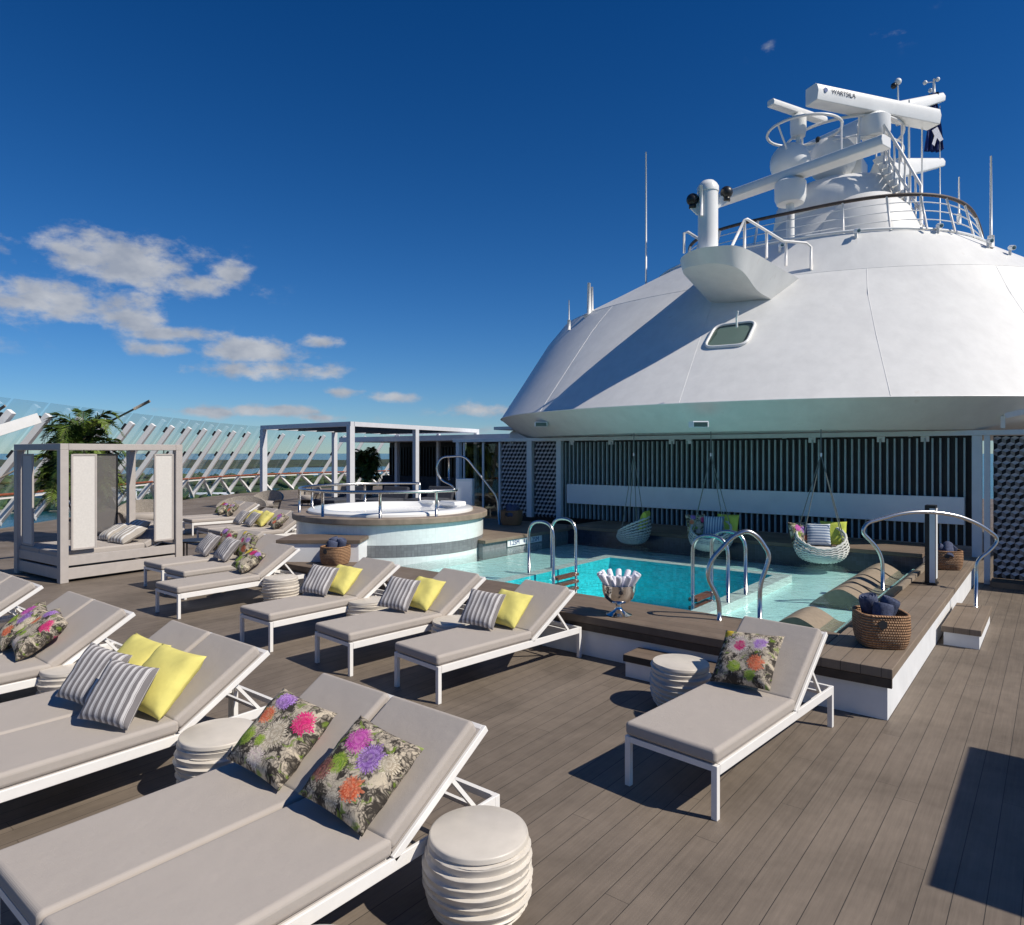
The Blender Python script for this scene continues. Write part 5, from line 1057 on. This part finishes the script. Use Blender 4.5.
MB().tube([(-.05, -.2, .62), (-.05, -.21, 1.2)], .035, 8).build('conduit', m_paint2, cm, smooth=True)
ux = Vector((math.cos(A), math.sin(A), 0))
for s_, zz, ll in ((-1, .98, .30), (1, 1.12, .36)):
    e = ux * s_ * ll; MB().bar(tuple(ux * s_ * .15 + Vector((0, 0, zz - .25))), tuple(e + Vector((0, 0, zz - .1))), .05, .16).build('bracket', m_paint2, cm); MB().sphere((e.x, e.y, zz), .12, 18).build('ball_camera', m_black, cm, smooth=True)
    MB().lathe([(.07, 0), (.07, .08), (.001, .08)], 14, (e.x, e.y)).xf(Matrix.Translation((0, 0, zz - .17))).build('camera_neck', m_black, cm, smooth=True)

# ---- central tower ----
tw = thing('radar_tower', 'white flared conical tower carrying the radars on top of the funnel', 'tower', (-4.5, 19.6, 6.8))
MB().lathe([(2.35, 0), (2.12, .45), (1.90, .9), (1.70, 1.28), (1.62, 1.45), (1.66, 1.50), (1.60, 1.9), (1.50, 2.15), (1.32, 2.3), (1.1, 2.36), (.001, 2.37)], 72).build('body', m_paint, tw, smooth=50)
bl_ = MB(); bl_.lathe([(1.3, 0), (1.15, .5), (.9, 1.1), (.55, 1.45), (.001, 1.58)], 40); bl_.xf(Matrix.Translation((.95, -1.55, 0))); bl_.build('front_fairing', m_paint, tw, smooth=50)
MB().box(-.2, .6, -.4, .3, 2.38, 3.0).build('pedestal_base', m_paint2, tw, bevel=(.03, 2))
MB().box(.02, .48, -.35, .1, 3.002, 3.62).build('column', m_paint2, tw, bevel=(.03, 2))
rl = MB(); ra = [Vector((.05 + 1.42 * math.cos(R(a_)), 1.42 * math.sin(R(a_)), 3.65)) for a_ in range(-230, 50, 8)]; rl.tube(ra, .035, 6)
for k in range(0, len(ra), 7): rl.tube([ra[k], ra[k] - Vector((0, 0, .95))], .028, 6)
rl.tube([q - Vector((0, 0, .5)) for q in ra[18:]], .018, 5); rl.build('guard_ring', m_white, tw, smooth=True)
def radar(label, c, px, dz0, L_, w_, h_, dirv, post, house, group='rotating radar scanners', writing=None):
    t = thing('radar_scanner', label, 'radar', tuple(c), 0, group); dv = Vector(dirv).normalized(); sd_ = Vector((dv.y, -dv.x, 0))
    if sd_.dot(Vector((.6, -.78, 0))) < 0: sd_ = -sd_
    prof = [(-.5, -.5), (.40, -.5), (.5, .0), (.42, .38), (.25, .5), (-.5, .5)]; v = []
    for s_ in (-1, 1):
        for (a_, b_) in prof: v.append(dv * s_ * L_ / 2 + sd_ * a_ * w_ + Vector((0, 0, b_ * h_)))
    k6 = len(prof); f = [tuple(range(k6)), tuple(range(2 * k6 - 1, k6 - 1, -1))] + [(i, k6 + i, k6 + (i + 1) % k6, (i + 1) % k6) for i in range(k6)]
    MB().add(v, [tuple(reversed(q)) for q in f]).build('scanner_bar', m_paint2, t, bevel=(.02, 2))
    MB().lathe([(house * .85, -h_ * .5 - .55), (house, -h_ * .5 - .42), (house, -h_ * .5 - .08), (house * .7, -h_ * .5 - .001)], 28).build('gearbox', m_paint2, t, smooth=35)
    MB().tube([(0, 0, -h_ * .5 - .5), (0, 0, -h_ * .5 - .5 - post)], house * .27, 16).build('post', m_paint2, t, smooth=35)
    if writing:
        ang = math.atan2(dv.y, dv.x); q = dv * (-L_ / 2 + .18) + sd_ * (w_ * .49)
        a2_ = math.atan2(-sd_.x, sd_.y) + math.pi
        xd = Vector((0, 0, 1)).cross(sd_) ; xd = xd if True else xd
        rz = math.atan2(xd.y, xd.x)
        st = dv * (L_ / 2 - .22) if xd.dot(dv) < 0 else dv * (-L_ / 2 + .22)
        st = st + sd_ * (w_ * .50 + .004)
        text(writing, .15, tuple(st + xd * .17 + Vector((0, 0, .02))), (R(90), 0, rz), m_ink, t, 'lettering', .002)
        MB().lathe([(.055, 0), (.055, .006), (.001, .006)], 20).xf(Matrix.Translation(st + Vector((0, 0, .03))) @ Matrix.Rotation(rz, 4, 'Z') @ Matrix.Rotation(R(90), 4, 'X')).build('logo_mark', m_inkb, t)
    return t
c1 = (pt(722, 200, 17.1) + pt(873, 143, 14.1)) / 2; c1.z = 8.55
radar('long lowest radar scanner crossing in front of the tower on a tall post', c1, 0, 0, 4.25, .40, .23, pt(873, 143, 12.3) - pt(722, 200, 14.9) - Vector((0, 0, (pt(873, 143, 12.3) - pt(722, 200, 14.9)).z)), 1.15, .34)
e0, e1 = pt(812, 95, 16.2), pt(934, 118, 17.4); c2 = (e0 + e1) / 2; dv = e1 - e0; dv.z = 0
radar('largest topmost radar scanner with dark lettering on its left end', c2, 0, 0, 3.85, .42, .42, dv, .35, .34, writing='WÄRTSILÄ')
e0, e1 = pt(771, 102, 16.6), pt(824, 121, 17.5); c3 = (e0 + e1) / 2; dv = e1 - e0; dv.z = 0
radar('small radar scanner at the upper left of the tower', c3, 0, 0, 1.95, .22, .16, dv, .65, .19)
rg = thing('ring_antenna', 'white hoop round the post of the small radar scanner', 'antenna', tuple(pt(804, 131, 17)))
MB().tube([(.86 * math.cos(R(a_)), .86 * math.sin(R(a_)), 0) for a_ in range(0, 360, 8)], .035, 7, closed=True).build('hoop', m_white, rg, smooth=True); MB().tube([(.86, 0, 0), (.86, 0, -.9)], .025, 6).build('stay', m_white, rg); MB().tube([(-.4, -.75, 0), (-.2, -.2, -.9)], .025, 6).build('stay', m_white, rg)
for (px, py, dd, r_, lab) in ((790, 163, 17.2, .48, 'left white satellite ball dome under the hoop'), (832, 160, 17.6, .58, 'right white satellite ball dome behind the lowest scanner')):
    o = thing('satellite_dome', lab, 'satellite dome', tuple(pt(px, py, dd)), 0, 'white satellite ball domes'); MB().sphere((0, 0, 0), r_, 32, a0=-60).build('dome', m_paint2, o, smooth=True); MB().lathe([(r_ * .5, -r_ * 1.5), (r_ * .5, -r_ * .8)], 20).build('base', m_paint2, o, smooth=35)
# yard arms
def arm(label, p, q, w0, w1, cat='yard arm'):
    t = thing('yard_arm', label, cat, tuple(p)); d_ = (q - p); s_ = d_.cross(Vector((0, 0, 1))).normalized(); v = []
    for c, w_ in ((Vector((0, 0, 0)), w0), (d_, w1)):
        for a_, b_ in ((-1, -1), (1, -1), (1.1, 0), (.6, 1), (-.6, 1), (-1.1, 0)): v.append(c + s_ * a_ * w_ / 2 + Vector((0, 0, b_ * w_ / 2)))
    MB().add(v, [(0, 1, 2, 3, 4, 5)[::-1], (6, 7, 8, 9, 10, 11)] + [(i, (i + 1) % 6, 6 + (i + 1) % 6, 6 + i) for i in range(6)]).build('spar', m_paint2, t, bevel=(.03, 2)); return t
arm('upper right yard arm pointing back behind the largest scanner', pt(868, 118, 17.6), pt(941, 98, 19.0), .50, .26)
arm('lower right yard arm below the blue flag', pt(880, 172, 17.6), pt(941, 163, 19.0), .60, .24)
arm('left yard arm sloping down behind the ball domes', pt(862, 128, 18.2), pt(803, 151, 19.5), .45, .30)
# slanting stairway from tower top to the funnel deck
stw = thing('tower_stairway', 'steep white stairway with tube rails at the right side of the tower', 'stairway', tuple(pt(900, 180, 16)))
T0, T1 = pt(884, 132, 16.4), pt(925, 232, 15.6); bk_ = Vector((math.cos(A), math.sin(A), 0)).cross(Vector((0, 0, 1))) * -.6
lst = [[T0, T1], [T0 + Vector((0, 0, -.55)), T1 + Vector((0, 0, -.0)) - Vector((.25, .2, 0))]]; g = []
rails = [[pt(884, 125, 16.4), pt(900, 150, 16.1), pt(921, 186, 15.7), pt(921, 224, 15.6)], [pt(876, 128, 16.8), pt(884, 160, 16.5), pt(903, 195, 16.3), pt(917, 226, 16.2)], [pt(885, 150, 16.4), pt(905, 185, 16), pt(920, 210, 15.7)], [pt(874, 160, 16.9), pt(893, 190, 16.5), pt(908, 218, 16.2)]]
tubes(stw, 'rail', m_white, rails, .035); ps_ = []
for k in range(8): t = k / 7; p = rails[0][0].lerp(rails[0][2], t); ps_.append([p, p - Vector((0, 0, .95))]); q = rails[1][0].lerp(rails[1][3], t); ps_.append([q, q - Vector((0, 0, .9))])
tubes(stw, 'baluster', m_white, ps_, .022)
tr_ = MB()
for k in range(12): t = k / 11; a_ = rails[0][0].lerp(pt(919, 224, 15.6), t) - Vector((0, 0, .8 * (1 - t))); b_ = rails[1][0].lerp(rails[1][3], t) - Vector((0, 0, .8 * (1 - t))); tr_.bar(a_ - stw.location, b_ - stw.location, .04, .16)
tr_.build('treads', m_paint2, stw)
# masts and whips
def whip(px, y0, y1, dd, r_, lab, m=m_paint2, cat='antenna', r2=None):
    a_ = pt(px, y1, dd) if dd else onsurf(px, y1); dd = dd or (a_ - Vector((0, 0, 2.2))).dot(Vector((-math.sin(A), math.cos(A), 0))); b_ = pt(px, y0, dd); o = thing('whip_antenna', lab, cat, tuple(a_)); h_ = b_.z - a_.z; MB().tube([(0, 0, 0), (0, 0, h_)], r_, 7, r2=r_ * .6).build('rod', m, o, smooth=True); MB().tube([(0, 0, 0), (0, 0, .25)], r_ * 2, 8).build('base', m_white, o, smooth=True); return o
whip(646, 152, 297, 18, .03, 'tallest thin whip antenna rising left of the camera column')
whip(589, 283, 325, 18, .07, 'thick pale rod standing on the left shoulder of the funnel'); whip(592, 287, 325, 18.3, .05, 'shorter rod touching the thick pale rod on the left shoulder')
whip(569, 300, 330, 17, .02, 'short thin whip antenna leftmost on the funnel')
whip(991, 156, 248, 0, .03, 'rightmost whip antenna at the right of the funnel top'); whip(959, 177, 224, 17, .025, 'short whip antenna between the flag and the rightmost whip')
whip(909, 100, 235, 18, .035, 'long pole seen left of the blue flag behind the stairway'); whip(922, 128, 235, 17.5, .03, 'pole directly left of the flag halyard')
whip(940, 106, 235, 18.8, .018, 'thin flag halyard pole right of the blue flag')
wv = whip(898, 82, 125, 18.3, .03, 'small pole with two ball sensors above the largest scanner'); MB().sphere((0, 0, 1.16), .09, 12).build('sensor', m_paint2, wv, smooth=True); MB().sphere((-.09, -.05, 1.06), .08, 12).build('sensor', m_black, wv, smooth=True)
an_ = thing('anemometer', 'anemometer with small cups on the end of the upper yard arm', 'anemometer', tuple(pt(934, 97, 18.9))); MB().tube([(0, 0, 0), (0, 0, .5)], .045, 8, r2=.025).build('shaft', m_paint2, an_, smooth=True); MB().box(-.12, .12, -.08, .08, -.05, .08).build('base', m_black, an_)
for q in ((-.20, -.1, .42), (-.1, .1, .25), (.08, .05, .48)): MB().sphere(q, .06, 10).build('cup', m_paint2, an_, smooth=True); MB().tube([(0, 0, q[2]), q], .012, 5).build('cup_arm', m_paint2, an_)
# flag, hanging in folds
fl = thing('blue_flag', 'dark blue flag with white emblem hanging limp over the lower yard arm', 'flag', tuple(pt(935, 120, 18.8)))
v = []; f = []; nx, ny = 14, 20
for j in range(ny + 1):
    t = j / ny; wd = .05 + .27 * t ** .8
    for i in range(nx + 1): u = i / nx - .5; v.append(ux * (u * wd * 1.5 - .04) + Vector((.08 * math.sin(i * 1.4 + t * 2) * t, -.10 * math.sin(i * 1.5) * t, .75 - 1.6 * t - .05 * abs(u) * math.sin(9 * u))))
f = [(j * (nx + 1) + i, j * (nx + 1) + i + 1, (j + 1) * (nx + 1) + i + 1, (j + 1) * (nx + 1) + i) for j in range(ny) for i in range(nx)]
MB().add(v, f).build('cloth', m_navy, fl, smooth=True)
em = MB(); fw = Vector((-.624, .781, 0)) * -.14
em.add([ux * a_ + Vector((0, 0, b_)) + fw for a_, b_ in ((-.17, -.35), (-.02, -.25), (.06, -.42), (.14, -.6), (.05, -.66), (-.03, -.55), (-.10, -.78), (-.17, -.72), (-.10, -.5))], [tuple(range(9))]); em.add([q - fw.normalized() * .004 for q in [Vector(z_) for z_ in em.v]], [tuple(range(8, -1, -1))]); em.build('emblem', m_towelw, fl)
# small searchlights at the lip
for k, (px, py, dd) in enumerate(((856, 229, 14.2), (938, 222, 13.6), (988, 226, 14.3), (1010, 232, 14.9), (780, 243, 14.9))):
    lab = ['small grey searchlight on the lip in front of the tower', 'small grey searchlight on the lip below the flag', 'small searchlight on the lip under the rightmost whip', 'round white searchlight at the far right of the funnel', 'small searchlight beside the platform railing'][k]
    t = thing('searchlight', lab, 'searchlight', tuple(onsurf(px, (238, 233, 248, 255, 252)[k]) + Vector((0, 0, .12))), 0, 'searchlights on the funnel lip'); MB().tube([(0, 0, .03), (.07, -.08, .0)], .05, 12).build('lamp', m_board, t, smooth=40); MB().bar((0, 0, -.12), (0, 0, .0), .05).build('bracket', m_white, t); MB().tube([(.07, -.08, 0), (.076, -.087, -.0005)], .035, 12).build('lens', m_glassd, t)
for k, (px, py, dd, m_) in enumerate(((822, 150, 17.6, m_red), (818, 140, 17.6, m_black), (888, 130, 16.9, m_red), (885, 152, 16.9, m_dark))):
    t = thing('navigation_lamp', ['small red navigation lamp between the ball domes', 'small black navigation lamp above the red one', 'small red lamp at the head of the stairway', 'small dark lamp halfway down the tower edge'][k], 'lamp', tuple(pt(px, py, dd)), 0, 'navigation lamps on the tower'); MB().lathe([(.05, -.07), (.06, -.05), (.06, .05), (.03, .08), (.001, .08)], 14).build('lens', m_, t, smooth=40); MB().bar((0, 0, -.5), (0, 0, -.07), .03).build('stalk', m_white, t)

# scene housekeeping
for o in list(bpy.data.objects):
    if '_t' in o: del o['_t']
